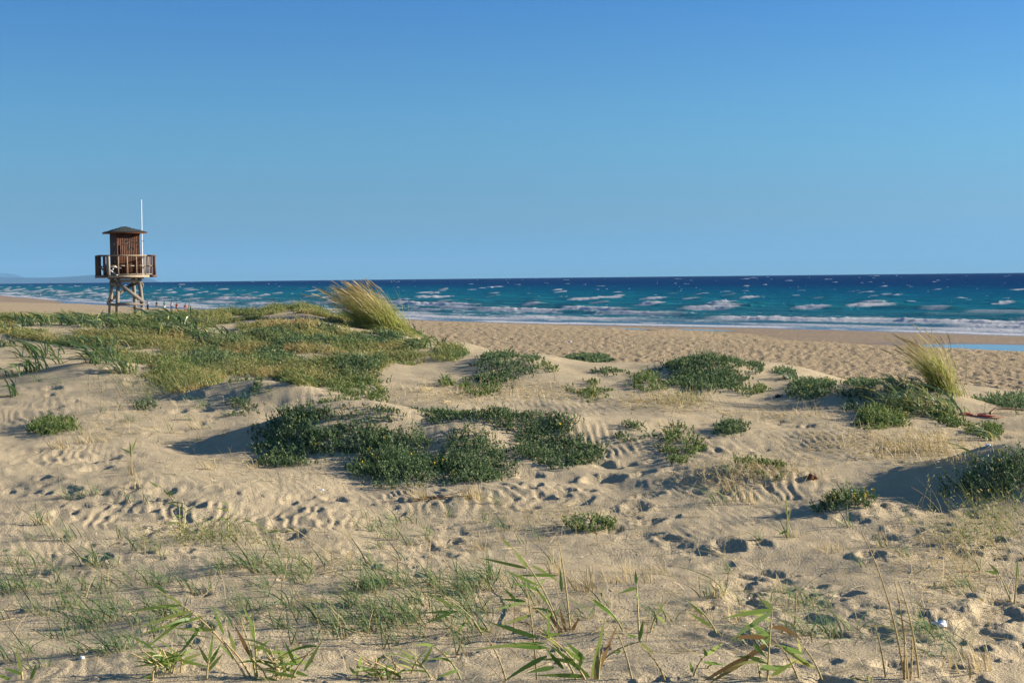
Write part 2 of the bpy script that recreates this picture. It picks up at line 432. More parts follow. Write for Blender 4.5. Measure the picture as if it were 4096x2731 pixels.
TRK = [  # polyline in picture positions, count, spread across (px), size
    ([(560, 490), (600, 500), (640, 520), (700, 560), (760, 590), (830, 612), (900, 625), (1000, 632), (1040, 640)], 95, 12, .15),
    ([(640, 470), (560, 500), (470, 512), (380, 512), (300, 508), (220, 505), (120, 490), (0, 470)], 46, 10, .14),
    ([(0, 486), (60, 492), (120, 502), (190, 515)], 34, 10, .15),
    ([(40, 465), (100, 462)], 5, 4, .22), ([(480, 478), (560, 474), (640, 478)], 16, 7, .20),
    ([(150, 415), (230, 405), (330, 395)], 14, 8, .14), ([(20, 390), (110, 375), (190, 395), (260, 420)], 34, 10, .15),
    ([(850, 520), (960, 540), (1010, 570)], 40, 20, .14), ([(300, 545), (340, 560), (390, 575), (470, 540)], 20, 10, .13),
    ([(760, 500), (700, 485), (640, 470)], 22, 8, .12), ([(940, 600), (1020, 610)], 14, 12, .2), ([(800, 660), (900, 665), (1000, 670)], 22, 12, .13),
    ([(120, 640), (260, 650), (400, 655)], 40, 16, .06), ([(300, 600), (420, 600), (520, 600)], 40, 30, .07), ([(60, 530), (200, 545)], 25, 20, .10),
    ([(700, 440), (800, 430), (900, 440)], 22, 12, .11), ([(950, 425), (1020, 440)], 10, 8, .12)]
for pl, n, spr, size in TRK:
    pl = np.array(pl, float); L = np.concatenate([[0], np.cumsum(np.hypot(*(pl[1:] - pl[:-1]).T))])
    for i in range(n):
        t = rs.random() * L[-1]
        px = np.interp(t, L, pl[:, 0]) + rs.gauss(0, spr * .6); py = np.interp(t, L, pl[:, 1]) + rs.gauss(0, spr)
        p = at(px, py)
        if rs.random() < .30: continue
        r = size * rs.uniform(.6, 1.2)
        stamp(p[0], p[1], r, r * rs.uniform(.15, .30), rs.uniform(1, 1.9), rs.uniform(0, 3.14))
for i in range(110):
    p = at(rs.uniform(-20, 1044), rs.uniform(410, 690))
    r = rs.uniform(.03, .09); stamp(p[0], p[1], r, r * rs.uniform(.2, .45), rs.uniform(1, 2), rs.uniform(0, 3.1))

GZ = GZ + np.clip(OFF, -.10, .045)
POOLS = [(1058, 349, 11, 4.5, 125), (702, 329.5, 4.5, 1.0, 125), (622, 328, 4, .8, 125), (138, 304.5, 55, 9, 117)]
PL = []
for px, py, rx, ry, an in POOLS:
    p = at(px, py); an = math.radians(an); c, s_ = math.cos(an), math.sin(an)
    dx = GX - p[0]; dy = GY - p[1]
    q = np.sqrt(((dx * c + dy * s_) / rx) ** 2 + ((-dx * s_ + dy * c) / ry) ** 2)
    k = sstep(1.9, 1.1, q)
    base = height(np.array([p[0]]), np.array([p[1]]))[0]
    GZ = GZ * (1 - k) + (base - .05 * sstep(1.15, .8, q)) * k
    WET = np.maximum(WET, sstep(2.1, 1.2, q)); bm = bm * (1 - k)
    PL.append((p[0], p[1], base))
def hgrid(X, Y):
    X = np.asarray(X, float); Y = np.asarray(Y, float)
    r = np.hypot(X, Y); th = np.arctan2(X, Y)
    i = np.clip(np.searchsorted(RR, r) - 1, 0, len(RR) - 2); j = np.clip(np.searchsorted(TH, th) - 1, 0, len(TH) - 2)
    a = np.clip((r - RR[i]) / (RR[i + 1] - RR[i]), 0, 1); b = np.clip((th - TH[j]) / (TH[j + 1] - TH[j]), 0, 1)
    return (GZ[i, j] * (1 - a) + GZ[i + 1, j] * a) * (1 - b) + (GZ[i, j + 1] * (1 - a) + GZ[i + 1, j + 1] * a) * b
HF[0] = hgrid
nr, nc = GX.shape
def gridfaces(nr, nc, wrap=False):
    i = np.arange(nr - 1)[:, None] * nc; j = np.arange(nc - (0 if wrap else 1))[None]; j2 = (j + 1) % nc
    return np.stack([i + j, i + j2, i + nc + j2, i + nc + j], -1).reshape(-1, 4)[:, ::-1]
vc = np.stack([WET, bm, WD], -1).reshape(-1, 3)
m_sand, nt = mat('sand')
r, g, b = attr3(nt)
P1 = pos(nt)
big = nse(nt, .5, 4, P1); mid = nse(nt, 3.0, 4, P1); grain = nse(nt, 90, 2, P1)
dry = ramp(nt, mid, [(.3, (.445, .365, .24)), (.7, (.525, .435, .285))])
dry = mixc(nt, ramp(nt, grain, [(.35, (.35, .35, .35)), (.6, (0, 0, 0))]), dry, (.33, .25, .145))
bch = ramp(nt, mid, [(.3, (.39, .30, .19)), (.7, (.47, .37, .235))])
dark = nse(nt, 4.5, 3, pos(nt, (1, 1, 1)), .6)
bch = mixc(nt, ramp(nt, dark, [(.56, (0, 0, 0)), (.66, (.35, .35, .35))]), bch, (.24, .17, .10))
col = mixc(nt, b, bch, dry)
wetc = ramp(nt, nse(nt, .25, 3, P1), [(.3, (.24, .170, .105)), (.7, (.30, .21, .13))])
col = mixc(nt, r, col, wetc)
rough = mth(nt, 'SUBTRACT', .95, mth(nt, 'MULTIPLY', r, .45))
h1 = nse(nt, 3.6, 2, P1); v2 = nse(nt, 8, 3, P1, .65); v3 = nse(nt, 40, 3, P1, .7)
hb = mth(nt, 'MULTIPLY', mth(nt, 'ADD', mth(nt, 'MULTIPLY', h1, .3), mth(nt, 'MULTIPLY', v2, .85)), mth(nt, 'MULTIPLY', g, 1.0))
hh = mth(nt, 'ADD', mth(nt, 'MULTIPLY', hb, .5), mth(nt, 'MULTIPLY', mth(nt, 'MULTIPLY', v3, .05), mth(nt, 'SUBTRACT', 1.0, r)))
finish(nt, col, rough, mth(nt, 'MULTIPLY', r, .10), bump(nt, hh, .9, .6))
me = mesh_from('sand', np.stack([GX, GY, GZ], -1).reshape(-1, 3), gridfaces(nr, nc, True), m_sand, vc)
tag(link('sand', me), kind='structure')

# ------------------------------------------------------------------ sea
vth = np.radians(np.concatenate([np.arange(-60, -21.6, .5), np.arange(-21.5, 21.5, .062), np.arange(21.6, 30, .2), np.arange(30, 100, 1.2)]))
vv = np.concatenate([np.arange(130, 72, -2.0), np.arange(72, 5, -.22), np.geomspace(5, .19, 70)])
rr = H * F / vv
X = rr[:, None] * np.sin(vth)[None]; Y = rr[:, None] * np.cos(vth)[None]
s, al = shore(X, Y)
sn = s + 2.0 * noise(al / 37, al * 0, 11) + .8 * noise(al / 9, al * 0 + 3, 12)
Z = np.zeros_like(X); FO = np.zeros_like(X); GR = np.zeros_like(X)
grow = sstep(0, 60, al) * 0 + 1
rng = np.random.default_rng(12)
# rolling breakers: (distance out, front noise wavelength, height, share of the crest that breaks, foam trail)
BR = [(2.0, 60, .07, .85, .9), (6, 60, .28, .70, 2.6), (12, 55, .38, .58, 4), (20, 46, .50, .46, 5), (30, 38, .58, .38, 5), (41, 30, .66, .30, 5), (54, 22, .72, .24, 4),
      (68, 18, .70, .20, 3.5), (84, 15, .66, .16, 3), (102, 13, .62, .12, 3), (126, 11, .58, .10, 3), (156, 10, .55, .09, 2.5), (195, 10, .55, .08, 2.5), (245, 10, .55, .07, 2.5), (310, 10, .55, .06, 2.5)]
for k, (s0, wl, hgt, share, trail) in enumerate(BR):
    sc = s0 + (.10 * s0 + 1.2) * noise(al / (wl * 2.2), al * 0 + k * 5.3, 70 + k) + .5 * noise(al / 5, al * 0 + k, 71)
    dlt = s - sc                                    # positive = behind the crest (seaward)
    n = .5 + .5 * fbm(al / wl, al * 0 + k * 7.7, 2, 90 + k)
    q = np.quantile(n[(np.abs(dlt) < 6)], 1 - share) if (np.abs(dlt) < 6).any() else .5
    br = sstep(q - .02, q + .10, n)
    env = .35 + .65 * sstep(q - .16, q + .05, n)
    wf, wb = 1.5 + s0 * .008, 2.6 + s0 * .03
    prof = np.where(dlt < 0, np.exp(-(dlt / wf) ** 2), np.exp(-(dlt / wb) ** 2))
    lump = 1 + br * (.18 * noise(al / 1.3, s / 1.5, 120 + k) + .14 * noise(al / .5, s / .6, 140 + k))
    Z = Z + hgt * env * prof * np.maximum(lump, .2)
    GR = np.maximum(GR, prof * env * (1 - br) * sstep(260, 20, s))
    fr = np.where(dlt < 0, np.exp(-(dlt / (wf * 1.5)) ** 2), np.exp(-dlt / (.25 * trail + .35)))
    ft = np.where(dlt > 0, np.exp(-dlt / trail) * .55 * sstep(120, 40, s), np.exp(dlt / 1.4) * .35 * sstep(60, 20, s) * sstep(3, 9, s))
    tx = .5 + .5 * fbm(al / 1.6, s / .9, 4, 160 + k)
    FO = np.maximum(FO, br * np.clip(fr * 1.75 - (1 - tx) * 1.05, 0, 1))
    FO = np.maximum(FO, br * np.clip(ft * 1.6 - (1 - tx) * 1.0, 0, 1))
# left-over foam streaks close in
st = sstep(.58, .78, .5 + .5 * fbm(al / 7, s / 1.6, 3, 201)) * sstep(60, 5, s) * .6
FO = np.clip(np.clip(np.maximum(FO, st), 0, 1) ** .8 * 1.6 - .08, 0, 1) * sstep(-1.5, .2, sn)
chop = .10 * noise(al / 7, s / 2.6, 210) + .05 * noise(al / 2.3, s / 1.1, 211)
Z = Z + chop * sstep(1, 25, s) * sstep(900, 200, s) + .012 * sstep(3, -2, s)
Z = Z - (X * X + Y * Y) / (2 * RE)
tone = np.clip(np.log1p(np.maximum(sn, 0)) / math.log(1 + 2000), 0, 1)
keep = (sn > -9)
fq = gridfaces(*X.shape)
fq = fq[keep.ravel()[fq].any(1)]
used = np.unique(fq); remap = np.full(X.size, -1); remap[used] = np.arange(len(used))
m_sea, nt = mat('sea_water')
r, g, b = attr3(nt)
pw = pos(nt, (.16, .5, 1), (0, 0, math.radians(-36)))
n1 = nse(nt, .35, 5, pw, .65); n2 = nse(nt, 2.0, 4, pw, .6); n3 = nse(nt, .045, 3, pw)
gg = mth(nt, 'ADD', g, mth(nt, 'MULTIPLY', mth(nt, 'SUBTRACT', n3, .5), .10))
gg = mth(nt, 'ADD', gg, mth(nt, 'MULTIPLY', mth(nt, 'SUBTRACT', n1, .5), .07))
body = ramp(nt, gg, [(.0, (.20, .20, .20)), (.22, (.12, .19, .21)), (.42, (.025, .140, .175)), (.60, (.004, .120, .175)), (.705, (.002, .082, .155)), (.78, (.001, .038, .118)), (.92, (.001, .026, .095))])
dk = ramp(nt, n2, [(.36, (.72, .76, .84)), (.64, (1.1, 1.1, 1.1))])
body = mixc(nt, 1.0, body, dk, 'MULTIPLY')
body = mixc(nt, mth(nt, 'MULTIPLY', b, .55), body, (.02, .17, .15))
body = mixc(nt, r, body, (.88, .88, .87))
rgh = mth(nt, 'ADD', .22, mth(nt, 'MULTIPLY', r, .6))
dfs = nd(nt, 'ShaderNodeBsdfDiffuse'); nt.links.new(body, dfs.inputs[0])
gl = nd(nt, 'ShaderNodeBsdfGlossy'); nt.links.new(rgh, gl.inputs['Roughness']); gl.inputs[0].default_value = (1, 1, 1, 1)
n4 = nse(nt, 3.0, 3, pos(nt), .7)
bn = bump(nt, mth(nt, 'ADD', n2, mth(nt, 'MULTIPLY', n1, .8)), .9, 1.2)
nt.links.new(bn, gl.inputs['Normal']); nt.links.new(bump(nt, n4, .5, .3), dfs.inputs['Normal'])
shal = ramp(nt, g, [(.0, (.55, .55, .55)), (.20, (.38, .38, .38)), (.40, (.10, .10, .10)), (.7, (.035, .035, .035))])
fs = mth(nt, 'MULTIPLY', shal, mth(nt, 'SUBTRACT', 1.0, r))
mx = nd(nt, 'ShaderNodeMixShader'); nt.links.new(fs, mx.inputs[0]); nt.links.new(dfs.outputs[0], mx.inputs[1]); nt.links.new(gl.outputs[0], mx.inputs[2])
trn = nd(nt, 'ShaderNodeBsdfTranslucent'); nt.links.new(body, trn.inputs[0])
m2 = nd(nt, 'ShaderNodeMixShader'); nt.links.new(mth(nt, 'MULTIPLY', r, .4), m2.inputs[0]); nt.links.new(mx.outputs[0], m2.inputs[1]); nt.links.new(trn.outputs[0], m2.inputs[2])
ou = nd(nt, 'ShaderNodeOutputMaterial'); nt.links.new(m2.outputs[0], ou.inputs[0])
vcs = np.stack([FO, tone, GR], -1).reshape(-1, 3)[used]
me = mesh_from('sea', np.stack([X, Y, Z], -1).reshape(-1, 3)[used], remap[fq], m_sea, vcs)
tag(link('sea', me), kind='structure')

# wind-blown whitecaps farther out: low humps of foam
m_foam = plain('whitecap_foam', (.80, .83, .85), .8, .12, .3, transl=.35)
acc = Acc(); rg = np.random.default_rng(31)
cnt = 0
while cnt < 240:
    v = rg.uniform(1.7, 30); d = H * F / v; th = rg.uniform(-24, 26); x = d * math.sin(math.radians(th)); y = d * math.cos(math.radians(th))
    sv, _ = shore(np.array([x]), np.array([y]))
    if sv[0] < 60 or (v > 14 and rg.random() < .55): continue
    cnt += 1
    L = rg.uniform(.3, .75) * (1.0 + d * .0019) * rg.choice([.4, .6, .8, 1.2, 2.6]); hh = min(.06 + d * .00030, .6) * rg.uniform(.5, 1.15); wd = L * rg.uniform(.2, .4)
    a = math.radians(36 + rg.normal(0, 14)) + math.pi / 2
    n = 7; t = np.linspace(-1, 1, n)
    w = (1 - t ** 2) * (1 + .35 * rg.normal(size=n))
    cx_, sx_ = math.cos(a), math.sin(a)
    off = .12 * L * (t ** 2) + rg.normal(0, .05 * L, n)
    V = []
    for jx, (kz, kw) in enumerate([(0, -1), (.75, -.5), (1, 0), (.45, .6), (0, 1)]):
        lx = t * L; ly = off + kw * wd * np.maximum(w, .1)
        V.append(np.stack([x + lx * cx_ - ly * sx_, y + lx * sx_ + ly * cx_, kz * hh * np.maximum(w, .02) - .02 - d * d / (2 * RE) + 0 * t], -1))
    V = np.stack(V, 0)
    acc.add(V.reshape(-1, 3), gridfaces(5, n)[:, ::-1])
o = acc.obj('whitecaps', m_foam)
tag(o, 'small white caps of breaking foam scattered over the open blue sea', 'sea foam', kind='stuff')

# shallow pools left on the wet sand
m_pool, nt = mat('pool_water')
finish(nt, (.10, .12, .13), .06, .6, bump(nt, nse(nt, 3, 3, pos(nt)), .05, .05))
for (px, py, rx, ry, ang), p in zip(POOLS, PL):
    n = 48; a = np.linspace(0, 2 * np.pi, n, endpoint=False); ang = math.radians(ang)
    k = 1.12 + .10 * noise(np.cos(a) * 1.3, np.sin(a) * 1.3 + px, 5)
    lx = np.cos(a) * rx * k; ly = np.sin(a) * ry * k
    x = lx * math.cos(ang) - ly * math.sin(ang); y = lx * math.sin(ang) + ly * math.cos(ang)
    V = np.vstack([np.stack([p[0] + x * q, p[1] + y * q, 0 * x + p[2] - .022], -1) for q in (1, .7, .35, .01)])
    tag(link('tidal_pool', mesh_from('tidal_pool', V, gridfaces(4, n, True), m_pool)), kind='structure')

# ------------------------------------------------------------------ hills across the bay, and the air
def hill(name, D, prof, mt):
    pxs = np.array([p[0] for p in prof], float); pys = np.array([p[1] for p in prof], float)
    n = 260; px = np.linspace(pxs[0], pxs[-1], n)
    py = np.interp(px, pxs, pys); py = np.convolve(np.pad(py, 6, 'edge'), np.ones(13) / 13, 'valid')
    u = (px - 512) / F; x = u * D
    eye = 275.8 + (512 - px) * .01074
    hz = H + (eye - py) * D / F
    low = -D * D / (2 * RE) - 5
    rows = 24; V = []
    for i in range(rows):
        t = i / (rows - 1); sh = math.sin(math.pi * (.0 + t)) if True else 0
        k = np.clip(np.sin(np.pi * t) ** 1.0, 0, 1)
        y = D + (t - .5) * D * .16
        z = low + (hz - low) * k * (1 + .10 * fbm(x / 700, np.full(n, y / 700), 4, 301) * (1 if abs(t - .5) > .05 else .15))
        V.append(np.stack([x * (y / D), np.full(n, y), z], -1))
    me = mesh_from(name, np.vstack(V), gridfaces(rows, n)[:, ::-1], mt)
    tag(link(name, me), kind='structure')
m_hill = plain('hill_scrub', (.022, .038, .040), .9, .3, .003)
hill('hills', 24000, [(-260, 268), (-120, 272), (0, 276.8), (50, 277.3), (80, 275.5), (105, 273.5), (125, 272.6), (145, 275.5), (160, 281), (168, 285)], m_hill)
hill('far_hills', 38000, [(-260, 266), (-60, 270), (0, 272.6), (16, 273.2), (24, 276), (34, 279.5), (48, 284)], m_hill)
HAZE = True
if HAZE:
    mh, nt = mat('haze_air')
    pv = nd(nt, 'ShaderNodeVolumePrincipled'); pv.inputs['Color'].default_value = (.24, .50, .82, 1); pv.inputs['Density'].default_value = 3.4e-5; pv.inputs['Anisotropy'].default_value = .0
    ou = nd(nt, 'ShaderNodeOutputMaterial'); nt.links.new(pv.outputs[0], ou.inputs['Volume'])
    acc = Acc(); zt = 560; zb_ = -170
    box(acc, (0, 0, (zt + zb_) / 2), (92000, 92000, zt - zb_))
    o = acc.obj('haze', mh, smooth=False); tag(o, 'thin blue haze lying over the distant bay and hills', 'haze', kind='stuff')
# ------------------------------------------------------------------ plants
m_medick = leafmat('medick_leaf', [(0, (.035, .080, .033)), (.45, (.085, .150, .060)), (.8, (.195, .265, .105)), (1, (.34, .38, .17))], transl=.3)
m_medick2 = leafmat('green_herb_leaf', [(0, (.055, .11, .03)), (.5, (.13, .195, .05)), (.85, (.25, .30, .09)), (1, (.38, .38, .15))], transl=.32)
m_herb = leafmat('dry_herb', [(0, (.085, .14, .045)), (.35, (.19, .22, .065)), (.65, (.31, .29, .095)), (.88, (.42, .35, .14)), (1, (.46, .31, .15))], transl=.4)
m_strap = leafmat('strap_leaf', [(0, (.035, .085, .026)), (.4, (.085, .155, .048)), (.75, (.18, .25, .085)), (1, (.40, .36, .12))], tip=(.42, .34, .12), tipstart=.72, transl=.3, rough=.32, spec=.8)
m_marram = leafmat('marram_blade', [(0, (.16, .23, .05)), (.4, (.32, .36, .085)), (.7, (.46, .43, .12)), (1, (.58, .47, .18))], tip=(.60, .46, .22), tipstart=.5, transl=.5)
m_grass = leafmat('beach_grass_blade', [(0, (.050, .115, .050)), (.45, (.12, .205, .080)), (.75, (.23, .29, .10)), (1, (.42, .37, .15))], base=(.30, .22, .12), transl=.45)
m_straw = leafmat('straw', [(0, (.42, .32, .15)), (.5, (.56, .44, .21)), (1, (.32, .26, .12))], transl=.3)
m_twig = leafmat('brown_twig', [(0, (.14, .085, .045)), (.6, (.24, .155, .08)), (1, (.34, .23, .12))], transl=.15)
m_reed = leafmat('reed_leaf', [(0, (.10, .19, .035)), (.5, (.20, .30, .060)), (.85, (.32, .38, .10)), (1, (.44, .40, .14))], tip=(.46, .37, .14), tipstart=.75, transl=.5, rough=.45, spec=.4)
m_reedold = leafmat('withered_reed_leaf', [(0, (.26, .15, .06)), (.5, (.34, .21, .08)), (1, (.22, .20, .06))], transl=.25)
m_cane = leafmat('reed_stem', [(0, (.22, .25, .08)), (.5, (.38, .33, .12)), (1, (.46, .34, .16))], transl=0)
m_yellow = plain('yellow_petal', (.75, .52, .03), .5, .15, 40, transl=.2)
WIND = np.array([-1.0, -.12, 0])

def shoots(acc, P, hgt, leaves, ll, lw, rng, lean=.5, dirs=None):
    """leafy upright shoots: each a short stem with leaves all round"""
    N = len(P)
    ax = unit(np.stack([rng.normal(-.25, lean, N), rng.normal(0, lean, N), np.ones(N)], 1))
    hg = hgt * rng.uniform(.55, 1.15, N)
    K = leaves
    f = rng.uniform(.15, 1.0, (N, K))
    az = rng.uniform(0, 2 * np.pi, (N, K))
    base = P[:, None] + ax[:, None] * (hg[:, None] * f)[..., None]
    d = np.stack([np.cos(az), np.sin(az), rng.uniform(.2, 1.5, (N, K))], -1)
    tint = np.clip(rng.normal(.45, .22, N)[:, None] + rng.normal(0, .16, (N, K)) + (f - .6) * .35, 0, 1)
    M = N * K
    strips(acc, base.reshape(M, 3), d.reshape(M, 3), np.tile([0, 0, .1], (M, 1)), ll * rng.uniform(.7, 1.25, M), lw * rng.uniform(.8, 1.2, M), 1,
           lambda t: .55 + .45 * (1 - t), tint=tint.ravel(), rng=rng)
    strips(acc, P, ax, np.zeros((N, 3)), hg, .006, 1, lambda t: 1 + 0 * t, tint=.25, rng=rng)

def patch_points(px, py, rx, ry, dens, rng, thr=.0, seed=0, ns=.8, cap=9000):
    c = at(px, py); D = c[1]
    a = at(px, py - ry); b = at(px, py + ry)
    wx = rx * D / F; wy = max(min((a[1] - b[1]) / 2, wx * 2.6 + .8), .25)
    n = int(min(cap, dens * 5.2 * wx * wy))
    q = rng.uniform(-1.35, 1.35, (n, 2))
    X = c[0] + q[:, 0] * wx + (c[0] / D) * q[:, 1] * wy; Y = (a[1] + b[1]) / 2 + q[:, 1] * wy if (a[1] - b[1]) / 2 <= wx * 2.6 + .8 else c[1] + q[:, 1] * wy
    r = 1.12 * np.hypot(q[:, 0], q[:, 1]) + .55 * fbm(X / ns + seed, Y / ns, 3, 400 + seed) + .12 * rng.normal(size=n)
    g = .5 + .5 * fbm(X / .45, Y / .45, 2, 430 + seed)
    m = (r < 1) & (g > thr + .06 * rng.normal(size=n) + .10)
    X, Y, r = X[m], Y[m], r[m]
    return np.stack([X, Y, hgrid(X, Y)], 1), np.clip(1 - r, 0, 1), c

SHRUBS = [
 # px, py, rx, ry, height, kind, thinning, label, flowers
 (288, 440, 40, 27, .19, 'b', .22, 'broad dark blue-green medick mat on the left flank of the central sand mound', 3),
 (398, 458, 48, 29, .23, 'b', .14, 'bushy dark green medick clump at the front foot of the central sand mound', 7),
 (350, 440, 50, 17, .18, 'b', .24, 'dark medick band linking the left flank and the front clump of the central mound', 2),
 (352, 414, 66, 8, .11, 'b', .28, 'thin blue-green medick strip along the very top of the central mound', 2),
 (440, 418, 30, 10, .11, 'b', .28, 'small pale medick patch at the right end of the central mound top', 0),
 (518, 425, 60, 11, .15, 'b', .12, 'arched grey-green medick band capping the right-hand half of the central mound', 2),
 (476, 455, 38, 29, .20, 'b', .20, 'dense green medick clump in the middle front of the central mound', 4),
 (560, 446, 46, 22, .14, 'b', .26, 'loose leafy medick patch spilling down the right side of the central mound', 0),
 (634, 434, 22, 9, .14, 'b', .40, 'sparse grey-green medick patch just right of the central mound', 0),
 (681, 445, 24, 17, .15, 'g', .42, 'trailing yellow-green medick patch right of the central mound', 2),
 (735, 429, 19, 7, .16, 'b', .30, 'small round dark medick tuft alone on open rippled sand', 0),
 (508, 361, 34, 17, .17, 'b', .36, 'large grey-green medick clump on the dune crest in the middle of the view', 4),
 (586, 359, 26, 9, .18, 'b', .32, 'dark medick clump on the dune crest with the white litter just above it', 0),
 (480, 386, 24, 11, .14, 'g', .42, 'yellowish green medick patch below the middle crest beside a small slide of sand', 0),
 (612, 372, 22, 4, .10, 'b', .40, 'thin line of grey-green medick running along the crest toward the domed bush', 0),
 (650, 381, 19, 11, .16, 'g', .42, 'loose green medick patch with yellow flowers left of the domed bush', 5),
 (706, 365, 43, 10, .17, 'b', .10, 'dense domed dark blue-green bush standing out against the beach', 0),
 (716, 375, 36, 6, .14, 'b', .26, 'low grey-green medick strip at the foot of the domed bush', 0),
 (757, 367, 9, 5, .12, 'b', .36, 'small tail of medick to the right of the domed bush', 0),
 (590, 390, 24, 10, .13, 'g', .46, 'straggling green medick with a few yellow flowers on the pale slope', 4),
 (547, 369, 12, 6, .13, 'g', .40, 'tiny green medick patch on bright sand under the crest', 0),
 (812, 387, 28, 12, .17, 'b', .27, 'rounded dark green medick clump in a dip right of the domed bush', 5),
 (862, 389, 28, 13, .17, 'b', .29, 'wide dark medick clump left of the windblown golden grass', 6),
 (786, 373, 12, 6, .13, 'b', .36, 'small medick clump beside a single strap-leaved plant', 0),
 (884, 417, 26, 10, .20, 'g', .12, 'bright green bushy medick in front of the strap-leaved clump', 8),
 (752, 392, 22, 6, .12, 'g', .46, 'flat thin green medick mat on the sand between two clumps', 0),
 (1002, 402, 40, 9, .20, 'b', .24, 'long dark medick hedge on the crest at the right edge', 4),
 (850, 506, 30, 8, .16, 'b', .22, 'low medick cushion covered in yellow flowers on a small bank', 16),
 (1008, 480, 60, 17, .36, 'b', .12, 'tall dark blue-green medick bush cut by the right edge', 5),
 (590, 526, 28, 8, .15, 'g', .36, 'solitary pale olive herb cushion beside the footprints', 0),
 (764, 471, 30, 7, .13, 'g', .44, 'thin ring of green herb round a small sandy hump', 0),
 (358, 390, 32, 10, .16, 'g', .40, 'bright green leafy herb patch behind the central mound', 3),
 (58, 427, 25, 8, .18, 'g', .30, 'lone olive herb cushion on the bare left slope', 0),
 (146, 409, 16, 6, .13, 'b', .36, 'small grey-green patch on a narrow sand ridge at left', 0),
 (246, 383, 22, 7, .14, 'b', .40, 'small grey-green patch above the shaded sand hollow', 0),
 (278, 336, 26, 7, .20, 'b', .22, 'long blue-green medick drift on the left dune below the grass plume', 0),
 (290, 345, 26, 5, .18, 'b', .22, 'narrow blue-green medick drift just below another on the left dune', 0),
 (330, 331, 12, 5, .18, 'b', .25, 'little dark medick knot just under the golden grass plume', 0),
 (320, 342, 15, 5, .18, 'b', .28, 'dark medick band amid dry yellow herbs on the left dune', 0),
 (364, 343, 24, 6, .18, 'b', .28, 'blue-green medick band below the golden grass on its right', 0),
 (393, 339, 14, 6, .18, 'b', .30, 'green medick strip running down from the golden grass', 0),
 (413, 346, 9, 4, .16, 'b', .24, 'small dark medick strip beside a strap-leaved plant near the beach', 0),
 (276, 358, 26, 10, .22, 'b', .22, 'broad dark blue-green medick patch in the middle of the left dune', 0),
 (358, 363, 29, 11, .24, 'b', .20, 'thick dark medick patch on the sand shoulder in front of the left dune', 0),
 (297, 382, 24, 8, .18, 'g', .30, 'yellow-green herb patch at the front edge of the left dune', 0),
 (446, 382, 8, 6, .18, 'g', .30, 'small upright green tuft alone above the sand slide', 0),
 (210, 362, 38, 11, .22, 'b', .26, 'grey-green shrubby mat left of centre on the left dune', 1),
 (232, 344, 30, 6, .18, 'b', .30, 'pale grey medick mat among golden herbs on the left dune', 0),
 (212, 313, 18, 7, .26, 'b', .20, 'dark green bush on the skyline of the left dune', 0),
 (176, 372, 22, 13, .28, 'g', .22, 'yellow-green bushy herb hanging over the bare sand at left', 0),
 (975, 432, 8, 3, .10, 'g', .4, 'tiny tuft on the clean sand below the red strip', 0),
 (993, 434, 14, 7, .18, 'g', .34, 'small bright green bush standing alone on the right slope', 0),
 (868, 425, 20, 5, .12, 'g', .44, 'flat green mat in front of the bright green bush', 0),
 (945, 421, 22, 5, .13, 'g', .40, 'low grey herb mat under the strap-leaved clump at right', 0),
 (905, 391, 20, 8, .18, 'b', .36, 'dark medick between the golden grass and the strap leaves', 0),
 (255, 434, 10, 7, .12, 'g', .44, 'wispy green fringe at the left tip of the central mound', 1),
 (335, 402, 40, 5, .12, 'g', .46, 'thin yellow-green strip behind the top of the central mound', 0),
]
def flower_mesh():
    a = Acc(); n = 5
    for i in range(n):
        t = i * 2 * math.pi / n
        strips(a, [[0, 0, 0]], [[math.cos(t), math.sin(t), .5]], np.array([[0, 0, .2]]), .022, .018, 2, LEAF, side=np.array([[-math.sin(t), math.cos(t), 0]]))
    strips(a, [[0, 0, -.05]], [[0, 0, 1]], np.zeros((1, 3)), .05, .004, 1, lambda t: 1 + 0 * t)
    return a.mesh('flower', m_yellow)
FLW = flower_mesh()
for i, (px, py, rx, ry, hg, kd, thr, lab, nf) in enumerate(SHRUBS):
    rng = np.random.default_rng(1000 + i)
    c = at(px, py); D = c[1]
    dens = 640 if D < 26 else 330
    P, q, c = patch_points(px, py, rx, ry, dens, rng, thr, i, ns=.45 + .02 * D, cap=13000)
    if len(P) < 4: continue
    hgt = hg * (.45 + .75 * np.sqrt(q)) * np.clip(1 + .9 * fbm(P[:, 0] / .4, P[:, 1] / .5, 2, 460 + i), .35, 1.8)
    a = Acc(); k = 13 if D < 26 else 11
    sz = .024 * max(1, D / 24)
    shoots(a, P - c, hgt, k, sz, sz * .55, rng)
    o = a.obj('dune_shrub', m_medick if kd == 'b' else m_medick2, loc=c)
    tag(o, lab, 'shrub', 'low shrubs and herb mats on the dunes')
    for j in range(nf):
        p = P[rng.integers(len(P))] - c
        f = link('flower', FLW, o, (p[0], p[1], p[2] + hg * .85)); f.rotation_euler = (rng.normal(0, .3) + .5, rng.normal(0, .3), rng.uniform(0, 6))
        f.scale = (1.15,) * 3

